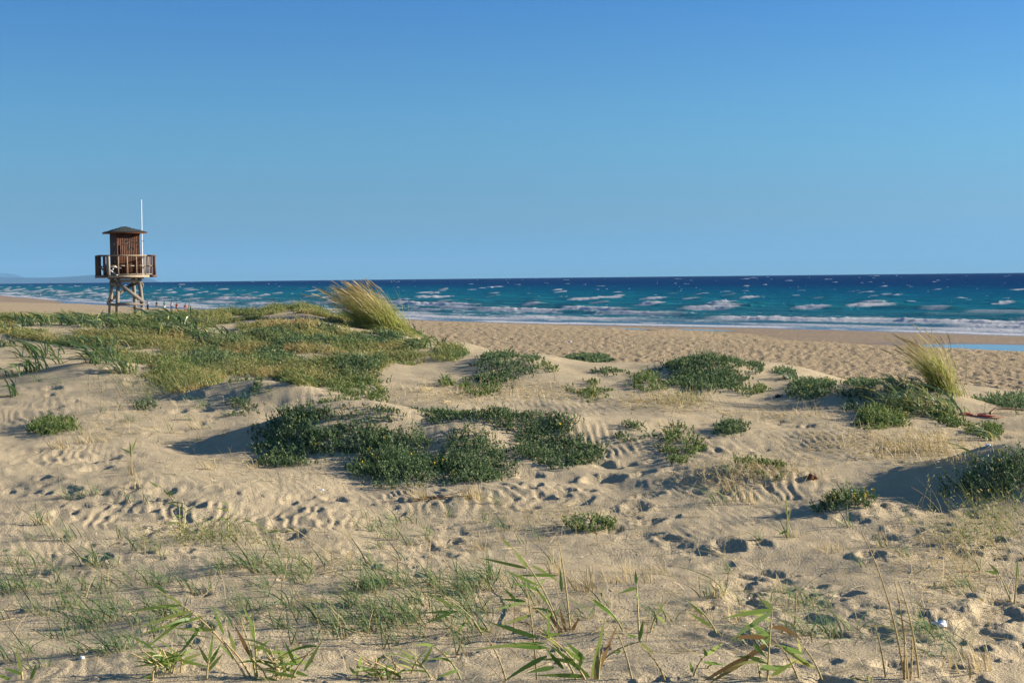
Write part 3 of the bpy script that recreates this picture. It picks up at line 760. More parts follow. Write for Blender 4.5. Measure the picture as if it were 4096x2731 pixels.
ST = [  # px, py, leaves, length, spread, label
 (13, 396, 16, .62, .05, 'arching strap-leaved plant alone on bare sand near the left edge'),
 (8, 377, 26, .48, .16, 'strap-leaved clump just above the lone arching one at the left edge'),
 (35, 371, 30, .50, .14, 'strap-leaved clump on the sand below a taller clump at far left'),
 (40, 357, 44, .62, .24, 'tall windblown strap-leaved clump in the middle of the left sand patch'),
 (6, 346, 20, .46, .14, 'strap-leaved clump at the left edge on open sand'),
 (2, 333, 26, .55, .2, 'strap-leaved clump half cut off by the left edge'),
 (97, 363, 46, .72, .18, 'big fountain-like strap-leaved plant facing open sand, left of the yellow-green bush'),
 (110, 360, 34, .66, .16, 'strap-leaved plant pressed against the right of the fountain-like one'),
 (128, 373, 34, .60, .14, 'dark strap-leaved clump leaning on the yellow-green bush'),
 (61, 364, 8, .42, .05, 'small few-leaved strap plant on bare sand in front of the dune'),
 (73, 342, 10, .42, .06, 'thin strap-leaved plant among dry herbs on the left dune'),
 (100, 346, 28, .6, .2, 'strap-leaved clump behind the fountain-like plant'),
 (24, 322, 34, .58, .3, 'strap-leaved clump at the left end of the skyline row'),
 (37, 325, 40, .6, .3, 'strap-leaved clump second from the left in the skyline row'),
 (49, 322, 40, .6, .3, 'strap-leaved clump third from the left in the skyline row'),
 (62, 321, 36, .6, .3, 'strap-leaved clump in the middle of the skyline row'),
 (76, 324, 44, .62, .3, 'dense strap-leaved clump in the skyline row two left of the tower'),
 (87, 322, 44, .62, .3, 'dense strap-leaved clump in the skyline row next left of the tower'),
 (98, 327, 46, .62, .35, 'strap-leaved clump just left of the tower legs'),
 (107, 321, 42, .62, .3, 'strap-leaved clump covering the feet of the tower'),
 (118, 326, 40, .6, .35, 'strap-leaved clump in front of the tower, yellow tips showing'),
 (146, 314, 12, .6, .12, 'single strap-leaved plant with a drooping leaf right of the tower'),
 (163, 319, 60, .8, .45, 'large windswept strap-leaved clump in front of the walkers'),
 (175, 321, 60, .8, .45, 'large strap-leaved clump forming the right half of the windswept pair'),
 (188, 325, 46, .75, .4, 'strap-leaved clump trailing right from the windswept pair'),
 (180, 332, 40, .62, .35, 'strap-leaved clump directly below the windswept pair'),
 (194, 334, 40, .6, .35, 'strap-leaved clump at the top of the diagonal row down the left dune'),
 (207, 336, 34, .56, .3, 'strap-leaved clump in the middle of the diagonal row down the left dune'),
 (222, 339, 34, .56, .3, 'strap-leaved clump near the lower end of the diagonal row'),
 (234, 338, 30, .54, .3, 'strap-leaved clump ending the diagonal row by the blue-green mat'),
 (300, 329, 18, .56, .12, 'windblown strap-leaved plant on pale sand left of the golden grass'),
 (418, 335, 40, .6, .2, 'dark strap-leaved plant outlined against the beach near the middle'),
 (424, 348, 26, .5, .14, 'strap-leaved plant below the dark one near the beach'),
 (431, 338, 14, .5, .08, 'slim strap-leaved plant just right of the dark one near the beach'),
 (441, 345, 12, .46, .08, 'thin strap-leaved plant lowest toward the beach'),
 (926, 407, 90, .66, .36, 'large pale-edged strap-leaved clump below the right golden grass'),
 (944, 417, 44, .56, .2, 'strap-leaved plant drooping at the right end of the big clump'),
 (904, 408, 36, .5, .2, 'strap-leaved plant at the left end of the big right-hand clump'),
 (903, 390, 26, .5, .14, 'upright pale strap-leaved plant left of the golden grass base'),
 (790, 379, 18, .46, .12, 'single strap-leaved plant on its own beside a medick clump at right'),
 (954, 418, 12, .5, .06, 'last small strap-leaved plant arching over bare sand near the red strip'),
 (994, 441, 9, .4, .05, 'few-leaved strap plant at the foot of the lone bright green bush'),
 (975, 462, 4, .45, .02, 'two or three arching strap leaves alone on sand at right'),
]
# ---- herb mat on the left dune: nobody could count it
def inpoly(x, y, poly):
    r = np.zeros(len(x), bool); n = len(poly)
    for i in range(n):
        x1, y1 = poly[i]; x2, y2 = poly[(i + 1) % n]
        c = ((y1 > y) != (y2 > y)) & (x < (x2 - x1) * (y - y1) / (y2 - y1 + 1e-9) + x1)
        r ^= c
    return r
HP = [(-30, 306), (60, 309), (130, 313), (195, 313), (240, 304), (312, 301), (335, 308), (385, 322), (440, 342), (470, 352), (455, 362), (430, 360), (395, 372), (345, 388), (300, 386), (270, 378),
      (228, 374), (214, 390), (175, 394), (142, 376), (128, 362), (90, 350), (40, 342), (-30, 330)]
rng = np.random.default_rng(77)
Xs = rng.uniform(-30, 2, 190000); Ys = rng.uniform(24, 62, 190000)
Zs = hgrid(Xs, Ys); u, v = project(np.stack([Xs, Ys, Zs], 1))
g = .5 + .5 * fbm(Xs / 1.5, Ys / 2.2, 3, 500)
bare = ((u - 360) / 45) ** 2 + ((v - 327) / 6) ** 2 < 1
bare |= ((u - 300) / 40) ** 2 + ((v - 316) / 5) ** 2 < 1
bare |= ((u - 40) / 40) ** 2 + ((v - 330) / 5) ** 2 < 1
for sp_ in ST:
    g = g - .25 * np.exp(-((u - sp_[0]) / 11) ** 2 - ((v - sp_[1] - 1) / 4.5) ** 2)
m = inpoly(u, v, HP) & (g > np.where(bare, .60, .41))
Xs, Ys, Zs, g = Xs[m][:52000], Ys[m][:52000], Zs[m][:52000], g[m][:52000]
N = len(Xs); P = np.stack([Xs, Ys, Zs], 1)
a = Acc()
hb = rng.uniform(.07, .24, N) * np.clip(.75 + 1.5 * fbm(Xs / .8, Ys / 1.1, 2, 520), .3, 2)
tn = np.clip(.42 + .9 * fbm(Xs / 2.5, Ys / 2.5, 2, 510) + rng.normal(0, .16, N), 0, 1)
for k in range(3):
    d = np.stack([rng.normal(-.35, .55, N), rng.normal(0, .5, N), np.ones(N)], 1)
    strips(a, P + rng.normal(0, .05, (N, 3)) * [1, 1, 0], d, np.stack([rng.normal(-.35, .2, N), rng.normal(-.05, .1, N), rng.normal(-.1, .1, N)], 1), hb * rng.uniform(.7, 1.3, N), .016, 2,
           lambda t: 1.0 - .6 * t, tint=np.clip(tn + rng.normal(0, .12, N), 0, 1), rng=rng)
    # little leaves and seed heads
    f = rng.uniform(.4, 1, N)[:, None]
    strips(a, P + unit(d) * (hb[:, None] * f), rng.normal(0, 1, (N, 3)) + [0, 0, .6], np.zeros((N, 3)), .045, .022, 1, lambda t: 1 - .4 * t, tint=np.clip(tn + rng.normal(0, .2, N), 0, 1), rng=rng)
o = a.obj('ground_cover', m_herb); tag(o, 'yellow-green dry herbs covering the left dune between the clumps', 'ground cover', kind='stuff')

# thin dead stalks and litter sprinkled over the open sand
rng = np.random.default_rng(78)
DP = [((680, 402), (40, 10), 260), ((450, 395), (60, 9), 260), ((540, 392), (60, 9), 200), ((780, 415), (70, 10), 160), ((890, 445), (80, 14), 420), ((930, 450), (40, 14), 300), ((760, 470), (60, 9), 200), ((120, 345), (60, 10), 120),
      ((130, 425), (80, 18), 160), ((250, 470), (90, 20), 90), ((730, 480), (50, 10), 160), ((640, 402), (50, 8), 120), ((960, 560), (60, 40), 360), ((340, 560), (80, 30), 120), ((560, 520), (120, 20), 200), ((500, 600), (450, 70), 900)]
a = Acc()
for (cx_, cy_), (sx_, sy_), n in DP:
    n = int(n * 1.6)
    Q = np.array([at(rng.normal(cx_, sx_ * .6), rng.normal(cy_, sy_ * .6)) for _ in range(n)])
    flat = rng.random(n) < .45
    d = np.stack([rng.normal(-.3, .6, n), rng.normal(0, .5, n), np.where(flat, .05, rng.uniform(.5, 1.6, n))], 1)
    strips(a, Q + [0, 0, .003], d, rng.normal(0, .25, (n, 3)) * [1, 1, .3], rng.uniform(.06, .26, n), .006 * np.maximum(1, Q[:, 1] / 18), 2, lambda t: 1 - .5 * t, rng=rng)
o = a.obj('dry_stalks', m_straw); tag(o, 'thin straw-coloured dead stalks strewn over the open sand', 'dead stalks', kind='stuff')

# broken shell and twig bits lying on the sand
rng = np.random.default_rng(79); a = Acc()
for (cx_, cy_, sx_, sy_, n, sz, tn_) in ((500, 600, 420, 70, 420, .012, .9), (520, 495, 400, 20, 260, .014, .7), (860, 450, 150, 20, 220, .016, .6), (450, 395, 150, 12, 120, .018, .3), (700, 640, 300, 35, 200, .010, .2)):
    Q = np.array([at(rng.uniform(cx_ - sx_, cx_ + sx_), np.clip(rng.normal(cy_, sy_ * .7), 395, 690)) for _ in range(n)])
    strips(a, Q + [0, 0, .004], np.stack([rng.normal(0, 1, n), rng.normal(0, 1, n), rng.uniform(0, .5, n)], 1), np.zeros((n, 3)), sz * rng.uniform(.6, 2.2, n), sz * rng.uniform(.4, .9, n), 1, lambda t: 1 - .4 * t, tint=np.clip(rng.normal(tn_, .2, n), 0, 1), rng=rng)
o = a.obj('shell_litter', leafmat('shell_and_twig_bits', [(0, (.10, .065, .04)), (.5, (.25, .19, .12)), (1, (.62, .56, .48))], transl=0)); tag(o, 'tiny shell chips and twig bits scattered on the open sand', 'litter', kind='stuff')

# ---- strap-leaved lilies
def strap_plant(px, py, n, L, lab, seed, lean=-.45, w=.036, spread=.12, dry=2):
    rng = np.random.default_rng(seed); c = at(px, py); D = c[1]
    root = empty('strap_leaved_plant', c, lab, 'plant', 'strap-leaved plants on the dunes')
    a = Acc()
    P = np.stack([rng.normal(0, spread, n), rng.normal(0, spread, n), np.full(n, -.02)], 1)
    P[:, 2] += hgrid(c[0] + P[:, 0], c[1] + P[:, 1]) - c[2]
    az = rng.uniform(0, 2 * np.pi, n)
    d = np.stack([np.cos(az) * .5 + lean * .5, np.sin(az) * .5, rng.uniform(1.1, 2.2, n)], 1)
    bend = np.stack([lean * .7 + np.cos(az) * .35, np.sin(az) * .3, -rng.uniform(.30, .85, n)], 1)
    side = unit(np.cross(unit(d), np.stack([np.cos(az + 1.57 * 0), np.sin(az), np.zeros(n)], 1)) + rng.normal(0, .35, (n, 3)))
    strips(a, P, d, bend, L * rng.uniform(.65, 1.15, n), w * max(1, D / 30) * rng.uniform(.8, 1.2, n), 6, STRAP, side=side, tint=np.clip(rng.normal(.48 if px < 880 else .70, .26, n), 0, .97), rng=rng)  # right-hand plants: sunlit paleness put into the leaf tint
    a.obj('leaves', m_strap, root)
    if dry:
        b = Acc(); az = rng.uniform(0, 6.28, dry)
        strips(b, np.zeros((dry, 3)) - [0, 0, .02], np.stack([np.cos(az) - .4, np.sin(az) * .7, np.full(dry, .6)], 1), np.tile([-.2, 0, -.55], (dry, 1)), L * .6, w * .55 * max(1, D / 30), 5, STRAP, rng=rng)
        b.obj('dry_leaf', m_reedold, root)
    return root
for i, (px, py, n, L, sp, lab) in enumerate(ST):
    strap_plant(px, py, n, L * (1.36 if 350 < py < 380 and px < 140 else 1.2 if py > 340 else 1.0), lab, 2000 + i, spread=sp, dry=max(1, n // 14))

# ---- golden marram tussocks bent by the wind
def marram(px, py, n, L, lab, seed, wide, nh, bendx=-.9, lean=-.28):
    rng = np.random.default_rng(seed); c = at(px, py); D = c[1]
    root = empty('marram_tussock', c, lab, 'grass tussock', 'golden grass tussocks bent by the wind')
    P = np.stack([rng.normal(0, wide, n) - rng.random(n) * wide * .8, rng.normal(0, wide * .7, n), np.zeros(n)], 1)
    P[:, 2] = hgrid(c[0] + P[:, 0], c[1] + P[:, 1]) - c[2] - .03
    d = np.stack([rng.normal(lean, .24, n), rng.normal(0, .26, n), np.ones(n)], 1)
    bd = np.stack([bendx * rng.uniform(.25, .75, n), rng.normal(0, .12, n), -rng.uniform(.05, .22, n)], 1)
    a = Acc(); Ls = L * rng.uniform(.35, 1.0, n)
    strips(a, P, d, bd, Ls, .0085 * max(1, D / 24), 6, BLADE, tint=np.clip(rng.normal(.38, .22, n), 0, 1), rng=rng)
    # short green skirt
    k = n // 2
    strips(a, P[:k] + rng.normal(0, wide * .4, (k, 3)) * [1, 1, 0], np.stack([rng.normal(-.5, .6, k), rng.normal(0, .4, k), np.ones(k)], 1), np.stack([rng.normal(-.5, .2, k), rng.normal(0, .1, k), -rng.uniform(.3, .6, k)], 1),
           L * .42 * rng.uniform(.5, 1, k), .012 * max(1, D / 24), 4, BLADE, tint=np.clip(rng.normal(.18, .15, k), 0, 1), rng=rng)
    a.obj('blades', m_marram, root)
    b = Acc(); idx = rng.choice(n, nh)
    PP = P[idx]; dd = unit(d[idx]); bb = bd[idx] * 1.0
    LL = L * rng.uniform(.85, 1.12, nh)
    strips(b, PP, dd, bb, LL, .007 * max(1, D / 24), 7, lambda t: 1 + 0 * t, tint=rng.uniform(.5, 1, nh), rng=rng)
    tipP = PP + (dd * .80 + bb * .64) * LL[:, None]; td = unit(dd + bb * 1.7)
    strips(b, tipP, td, np.tile([-.12, 0, -.05], (nh, 1)), LL * .26, .022 * max(1, D / 30), 4, lambda t: np.sin(np.pi * np.clip(t * .94 + .04, 0, 1)), tint=rng.uniform(.6, 1, nh), rng=rng)
    b.obj('seed_heads', m_straw, root)
    e = Acc(); k = n // 4
    strips(e, P[:k] * [1.2, 1.2, 1], np.stack([rng.normal(-.3, .8, k), rng.normal(0, .8, k), rng.uniform(.2, 1, k)], 1), np.tile([-.2, 0, -.4], (k, 1)), L * .28 * rng.uniform(.5, 1, k), .012 * max(1, D / 24), 3, BLADE, rng=rng)
    if k > 40: e.obj('dead_thatch', m_straw, root)
marram(390, 328, 2600, 1.62, 'large golden grass tussock streaming left on the crest, rising above the horizon', 3001, .30, 130, -.80, -.36)
marram(364, 320, 500, 1.0, 'shorter olive grass tussock behind the left side of the large golden one', 3002, .45, 20, -.7)
marram(338, 313, 260, 1.05, 'blue-green feathery grass tuft at the left end of the golden tussock', 3005, .35, 4, -.6)
marram(389, 327, 260, .8, 'small green grass tuft leaning over the bare notch right of the golden tussock', 3006, .2, 6, -.3)
marram(947, 391, 760, 1.25, 'tall golden grass tussock bent left on the beach side at right', 3003, .10, 50, -.62, -.2)
marram(957, 395, 50, .75, 'thin straw tuft just right of the tall golden tussock', 3004, .12, 12, -.3)
# ------------------------------------------------------------------ grass tufts in the foreground
def proto(n, L, seed, straw=0, arch=.5, spread=.035, up=1.0):
    L = L * 1.15; n = int(n * 1.0)
    rng = np.random.default_rng(seed); a = Acc()
    P = np.stack([rng.normal(0, spread, n), rng.normal(0, spread, n), np.full(n, -.015)], 1)
    d = np.stack([rng.normal(-.10, .36, n), rng.normal(0, .32, n), np.full(n, up)], 1)
    b = np.stack([rng.normal(-.5 * arch, .5 * arch, n), rng.normal(0, .22, n), -rng.uniform(.0, arch * .95, n)], 1)
    strips(a, P, d, b, L * rng.uniform(.45, 1.1, n), .0100 * rng.uniform(.7, 1.3, n), 5, BLADE, tint=np.clip(rng.normal(.45, .25, n), 0, 1), rng=rng)
    return a.mesh('grass_tuft', m_straw if straw else m_grass)
PR = {'slender': [proto(9, .30, 11, arch=.45), proto(12, .27, 12, arch=.6), proto(8, .33, 13, arch=.35)],
      'bushy': [proto(20, .29, 21, arch=.7, spread=.06), proto(26, .26, 22, arch=.8, spread=.08), proto(18, .32, 23, arch=.6, spread=.05)],
      'wide matted': [proto(36, .27, 31, arch=.9, spread=.17), proto(44, .24, 32, arch=.95, spread=.22)],
      'straw-coloured': [proto(12, .24, 41, 1, .2, .05, 1.6), proto(18, .22, 42, 1, .35, .08, 1.2)]}
z1 = lambda L: [(x * .1644, 425 + y * .1644) for x, y in L]
z2 = lambda L: [(341.5 + x * .1644, 425 + y * .1644) for x, y in L]
z3 = lambda L: [(682.75 + x * .1644, 425 + y * .1644) for x, y in L]
T = []
for kd, pts in (
 ('slender', z1([(160, 790), (205, 700), (310, 680), (450, 690), (340, 960), (500, 1000), (680, 1050), (1000, 800), (850, 760), (1130, 980), (1200, 1030), (1350, 860), (1480, 860), (1640, 1040), (1760, 800), (1300, 1230), (1950, 1200), (430, 1120), (250, 1160), (170, 1140), (10, 1190), (490, 1390), (600, 1180), (1150, 1340), (1770, 1330), (1940, 1310), (2060, 1300), (1270, 1010), (250, 600), (420, 450), (500, 440), (770, 470), (880, 480), (590, 420), (180, 1390), (1560, 900), (1600, 840), (940, 1230), (790, 1100), (120, 920), (400, 1240), (1080, 1190), (720, 690), (1900, 900), (1700, 1240)])
  + z2([(80, 620), (510, 700), (410, 730), (640, 560), (860, 590), (1100, 720), (1000, 640), (960, 620), (1190, 700), (540, 960), (720, 1030), (600, 1040), (430, 1200), (100, 1080), (180, 1180), (640, 1240), (700, 1400), (490, 1290), (1290, 840), (1600, 1100), (130, 560), (950, 480), (110, 320), (700, 1100), (950, 950), (230, 880), (480, 1070), (60, 880), (560, 1180), (860, 1120), (370, 820), (1150, 1040), (1010, 1130), (1250, 1180), (900, 1240), (760, 1330), (330, 1330)])
  + z3([(600, 330), (640, 680), (1100, 860), (1230, 740), (1740, 820), (290, 900), (1810, 890), (1540, 520), (1400, 600), (1690, 980), (460, 700), (820, 520), (1350, 800), (560, 480), (1010, 620)])),
 ('bushy', z1([(570, 850), (660, 860), (960, 980), (930, 760), (1440, 870), (1700, 880), (1830, 960), (1450, 1100), (1460, 1220), (1870, 1190), (2040, 1230), (370, 1300), (570, 1260), (540, 1220), (650, 1390), (700, 1370), (740, 1370), (840, 1360), (930, 1280), (960, 1100), (1000, 1150), (230, 1480), (50, 1450), (20, 1030), (420, 1120), (60, 850), (250, 860), (1340, 900), (690, 1190), (1010, 960), (130, 1000)])
  + z2([(330, 980), (400, 960), (880, 1000), (350, 1230), (50, 1100), (30, 1200), (290, 690), (240, 750), (800, 1250), (1450, 1180), (1960, 1200), (760, 1000), (150, 1120), (250, 1200), (830, 980), (920, 930), (470, 1180), (200, 1010)])
  + z3([(840, 1120), (760, 1100), (190, 1040), (900, 1270), (1000, 1290), (700, 1270), (480, 1330), (230, 480), (300, 290), (1480, 1250), (1650, 1330)])),
 ('wide matted', z1([(230, 1000), (60, 1000), (850, 950), (1240, 690), (1370, 700), (480, 1000), (300, 900), (590, 1150), (1800, 870)]) + z2([(200, 640), (330, 600), (830, 940), (280, 1150), (150, 1000), (760, 1180), (380, 1130)])
  + z3([(800, 1290), (1440, 1300), (1600, 1400), (620, 1080), (1990, 380), (1880, 450), (1700, 1000)])),
 ('straw-coloured', z2([(840, 760), (1320, 900), (1480, 1000), (1530, 1020), (1700, 960), (1750, 900), (1880, 960), (1940, 900), (450, 420), (470, 450), (520, 460), (780, 440), (800, 450), (830, 450)])
  + z3([(420, 480), (680, 680), (920, 770), (230, 1040), (600, 1010), (1280, 130), (1350, 160), (1590, 110), (1210, 200), (1680, 220), (1800, 1430), (1750, 1500), (400, 460), (330, 1200), (1240, 740), (1850, 1490), (1650, 60), (1500, 150), (300, 400), (130, 1180)])
  + z1([(390, 140), (350, 140), (630, 100), (800, 300), (1280, 270), (850, 380), (520, 110), (1220, 100), (1530, 260), (260, 600), (1200, 20), (1370, 60)]))):
    T += [(px, py, kd) for px, py in pts]
rgj = random.Random(44)
for (cx_, cy_, sx_, sy_, n) in ((120, 590, 130, 45, 16), (400, 600, 60, 32, 20), (470, 585, 60, 30, 12), (300, 575, 60, 25, 10)):
    for _ in range(n):
        T.append((rgj.gauss(cx_, sx_ * .6), rgj.gauss(cy_, sy_ * .6), rgj.choice(['slender', 'slender', 'bushy'])))
T += [(x, y, 'bushy' if i % 3 == 0 else 'slender') for i, (x, y) in enumerate([(40, 381), (61, 383), (98, 379), (150, 400), (165, 394), (185, 402), (205, 407), (100, 412), (118, 410), (130, 421), (190, 420), (210, 428), (230, 416), (170, 433), (82, 434), (262, 394)])]
T = [t for t in T if -6 < t[0] < 1030 and 370 < t[1] < 684]
ZONES = [((0, 360, 130, 440), 'the olive cushion on the left slope'), ((130, 360, 300, 440), 'the shaded hollow on the left slope'), ((0, 560, 90, 690), 'the bottom left corner'), ((0, 440, 90, 560), 'the trodden sand at the left edge'), ((90, 440, 175, 560), 'the rippled sand beside the left footprints'),
         ((90, 560, 175, 690), 'the band behind the big left reed'), ((175, 440, 240, 560), 'the leafy clump left of centre'), ((175, 560, 250, 690), 'the sand right of the big left reed'),
         ((240, 440, 341, 690), 'the open band between left reed and centre'), ((341, 440, 420, 560), 'the pale tufts under the central mound'), ((341, 560, 420, 690), 'the dense drift left of the middle reeds'),
         ((420, 440, 520, 560), 'the sand in front of the central mound'), ((420, 560, 490, 690), 'the dense drift touching the middle reeds'), ((490, 560, 600, 690), 'the tall reeds at bottom middle'),
         ((520, 440, 620, 560), 'the solitary olive cushion'), ((600, 560, 690, 690), 'the straw stubble right of the middle reeds'), ((620, 440, 760, 560), 'the sandy hump right of centre'),
         ((690, 560, 800, 690), 'the withered brown reed'), ((760, 440, 900, 560), 'the yellow-flowered cushion'), ((800, 560, 900, 690), 'the deep footprint trail at right'),
         ((900, 440, 1040, 560), 'the dark bush at the right edge'), ((900, 560, 1040, 690), 'the tall bare canes at lower right')]
ORD = ['first', 'second', 'third', 'fourth', 'fifth', 'sixth', 'seventh', 'eighth', 'ninth', 'tenth', 'eleventh', 'twelfth', 'thirteenth', 'fourteenth', 'fifteenth', 'sixteenth', 'seventeenth', 'eighteenth', 'nineteenth', 'twentieth']
def ordinal(i):
    if i < 20: return ORD[i]
    i += 1
    return f"{i}{'th' if 10 <= i % 100 <= 20 else {1: 'st', 2: 'nd', 3: 'rd'}.get(i % 10, 'th')}"
byz = {}
for t in T:
    for k, ((a0, b0, a1, b1), nm) in enumerate(ZONES):
        if a0 <= max(t[0], 0) < a1 and b0 <= t[1] < b1:
            byz.setdefault((k, t[2]), []).append(t); break
rgt = random.Random(9)
for (k, kd), L in byz.items():
    L.sort()
    for i, (px, py, _) in enumerate(L):
        p = at(px, py); me = rgt.choice(PR[kd])
        o = link('grass_tuft', me, None, (p[0], p[1], p[2]), rgt.uniform(-.6, .6))
        sc = rgt.uniform(.72, 1.2); o.scale = (sc, sc, sc * rgt.uniform(.85, 1.15)); o.rotation_euler[0] = rgt.gauss(0, .06); o.rotation_euler[1] = rgt.gauss(-.08, .08)
        which = f"{ordinal(i)} from left" if len(L) > 1 else 'only one'
        tag(o, f"{kd} grass tuft {which} by {ZONES[k][1]}", 'grass tuft', 'grass tufts on the foreground sand')

# ------------------------------------------------------------------ reeds
def at_depth(px, py, Y):
    d = ray(px, py); return np.array([0, 0, H]) + d * (Y / d[1])
def reed(lab, seed, stems, leaves=(), auto=0, leafL=.30, old=(), tuft=0, bare=False, grp='reeds in the foreground', w=.029):
    """stems: (base px, tip px) lines; leaves: (root px, tip px, sag); every point lies near the reed's own depth"""
    rng = np.random.default_rng(seed)
    b0 = np.array([at(*stems[0][0])]) [0]; Y0 = b0[1]
    root = empty('reed', b0, lab, 'reed', grp)
    la = Acc()
    for (bp, tp) in stems:
        B = at(*bp) if bp[1] < 682 else at_depth(bp[0], bp[1], Y0)
        if bp[1] >= 682: B[2] = min(B[2], ground(B[0], B[1]))
        Yt = B[1] + rng.normal(0, .12); Tp = at_depth(tp[0], tp[1], Yt)
        h = Tp - B; Cn = B + h * .5 + np.array([abs(h[0]) * .22 * (1 if h[0] < 0 else -1), 0, np.linalg.norm(h) * .06])
        t = np.linspace(0, 1, 9)[:, None]
        pts = (1 - t) ** 2 * (B - [0, 0, .05]) + 2 * t * (1 - t) * Cn + t * t * Tp
        sa = Acc(); tube(sa, pts - b0, np.linspace(.0088, .0032, 9) * (1 if not bare else .95), 5, rng.random())
        for kx in range(2, 8, 2): tube(sa, np.stack([pts[kx] - [0, 0, .006], pts[kx] + [0, 0, .006]]) - b0, .0098, 5, .9)
        so_ = sa.obj('stem', m_cane if not bare else m_straw, root)
        if auto:
            n = auto; f = np.linspace(.25, 1.0, n) + rng.normal(0, .03, n)
            f = np.clip(f, .1, 1)[:, None]
            pp = (1 - f) ** 2 * B + 2 * f * (1 - f) * Cn + f * f * Tp
            sgn = np.where(np.arange(n) % 3 == 2, .55, -1.0)
            d = np.stack([sgn * rng.uniform(.5, 1.1, n), rng.normal(0, .35, n), rng.uniform(.05, .85, n)], 1)
            bd = np.stack([np.full(n, -.18), rng.normal(0, .08, n), -rng.uniform(.05, .5, n)], 1)
            strips(la, pp - b0, d, bd, leafL * 1.25 * rng.uniform(.6, 1.1, n), w * .72 * rng.uniform(.7, 1.2, n), 6, LEAF, rng=rng)
    def explicit(acc, L, ww):
        ww = ww * .95
        for (rp, tp, sag) in L:
            dy = rng.normal(0, .05)
            A = at_depth(rp[0], rp[1], Y0 + dy); Z = at_depth(tp[0], tp[1], Y0 + dy + rng.normal(0, .08))
            v = (Z - A) * 1.22; ln = np.linalg.norm(v)
            sg = np.array([0, 0, sag]) * ln
            side = unit(np.cross(v, np.array([rng.normal(0, .35), 1, rng.normal(0, .3)])))[None]
            strips(acc, (A - b0)[None], ((v + sg) / ln)[None], (-sg / ln)[None] * 1.0, np.array([np.linalg.norm(v + sg)]) * 0 + ln * np.linalg.norm((v + sg) / ln), np.array([ww]), 7, LEAF, side=side, rng=rng)
    if len(leaves) > 6 and not auto:
        B = at_depth(*stems[0][1], Y0); n = 7; f = rng.uniform(.15, .8, n)[:, None]; pp = b0 + (B - b0) * f
        strips(la, pp - b0 + [0, 0, .02], np.stack([rng.normal(-.5, .7, n), rng.normal(0, .4, n), rng.uniform(.2, 1, n)], 1), np.tile([-.15, 0, -.3], (n, 1)), leafL * rng.uniform(.5, 1, n), w * .8, 6, LEAF, rng=rng)
    if leaves: explicit(la, leaves, w)
    if tuft:
        n = tuft; P = np.stack([rng.normal(0, .05, n), rng.normal(0, .05, n), rng.uniform(0, .12, n)], 1)
        strips(la, P, np.stack([rng.normal(-.2, .8, n), rng.normal(0, .6, n), rng.uniform(.3, 1.2, n)], 1), np.tile([-.1, 0, -.3], (n, 1)), leafL * rng.uniform(.55, 1.05, n), w * .55, 5, LEAF, rng=rng)
        sa = Acc(); k = 7
        for i in range(k):
            q = np.array([rng.normal(0, .05), rng.normal(0, .05), -.03]); tube(sa, np.stack([q, q + [rng.normal(0, .05), rng.normal(0, .04), .10], q + [rng.normal(-.05, .09), rng.normal(0, .07), .2]]), .005, 5, .9)
        sa.obj('stem', m_cane, root)
    if la.n: la.obj('leaves', m_reed, root)
    if old:
        oa = Acc(); explicit(oa, old, w * 1.1); oa.obj('withered_leaves', m_reedold, root)
    return root
q1 = lambda x, y: (x * .1644, 425 + y * .1644)
q2 = lambda x, y: (341.5 + x * .1644, 425 + y * .1644)
q3 = lambda x, y: (682.75 + x * .1644, 425 + y * .1644)
reed('large leaning reed with long left-streaming leaves at lower left', 1, [(q1(1515, 1535), q1(960, 1000)), (q1(1545, 1540), q1(1250, 1230)), (q1(1560, 1545), q1(1470, 1200))],
     [(q1(1105, 1092), q1(815, 1132), .10), (q1(1165, 1125), q1(885, 1215), .06), (q1(1175, 1135), q1(935, 1318), .05), (q1(1225, 1165), q1(905, 1255), .05), (q1(1310, 1240), q1(1105, 1232), -.05), (q1(1235, 1205), q1(1095, 1390), .04),
      (q1(1362, 1272), q1(1298, 1115), 0), (q1(1100, 1085), q1(1025, 1030), 0), (q1(1010, 1020), q1(930, 960), .05), (q1(1430, 1370), q1(1390, 1250), 0)], old=[(q1(1520, 1400), q1(1440, 1240), .1)])
reed('upright reed shoot with a folded blade right of the large leaning reed', 2, [(q1(1565, 1535), q1(1540, 1180))], [(q1(1545, 1220), q1(1470, 1085), -.05), (q1(1548, 1300), q1(1520, 1200), 0), (q1(1555, 1370), q1(1630, 1310), 0), (q1(1555, 1460), q1(1490, 1330), 0)])
reed('low bushy reed with many short leaves at bottom left', 3, [(q1(1020, 1510), q1(940, 1370)), (q1(1045, 1510), q1(1085, 1400))], auto=8, leafL=.24, tuft=22)
reed('short orange-stemmed reed sprout just right of the bushy one', 4, [(q1(1100, 1500), q1(1110, 1420))], [(q1(1110, 1425), q1(1205, 1395), .1), (q1(1110, 1435), q1(1260, 1470), .15), (q1(1105, 1450), q1(1190, 1420), 0)])
reed('slim pale reed with three upright leaves at bottom left', 5, [(q1(1255, 1545), q1(1278, 1400))], [(q1(1272, 1440), q1(1292, 1290), 0), (q1(1275, 1450), q1(1335, 1345), .05), (q1(1270, 1450), q1(1215, 1350), 0), (q1(1268, 1490), q1(1345, 1400), .1)])
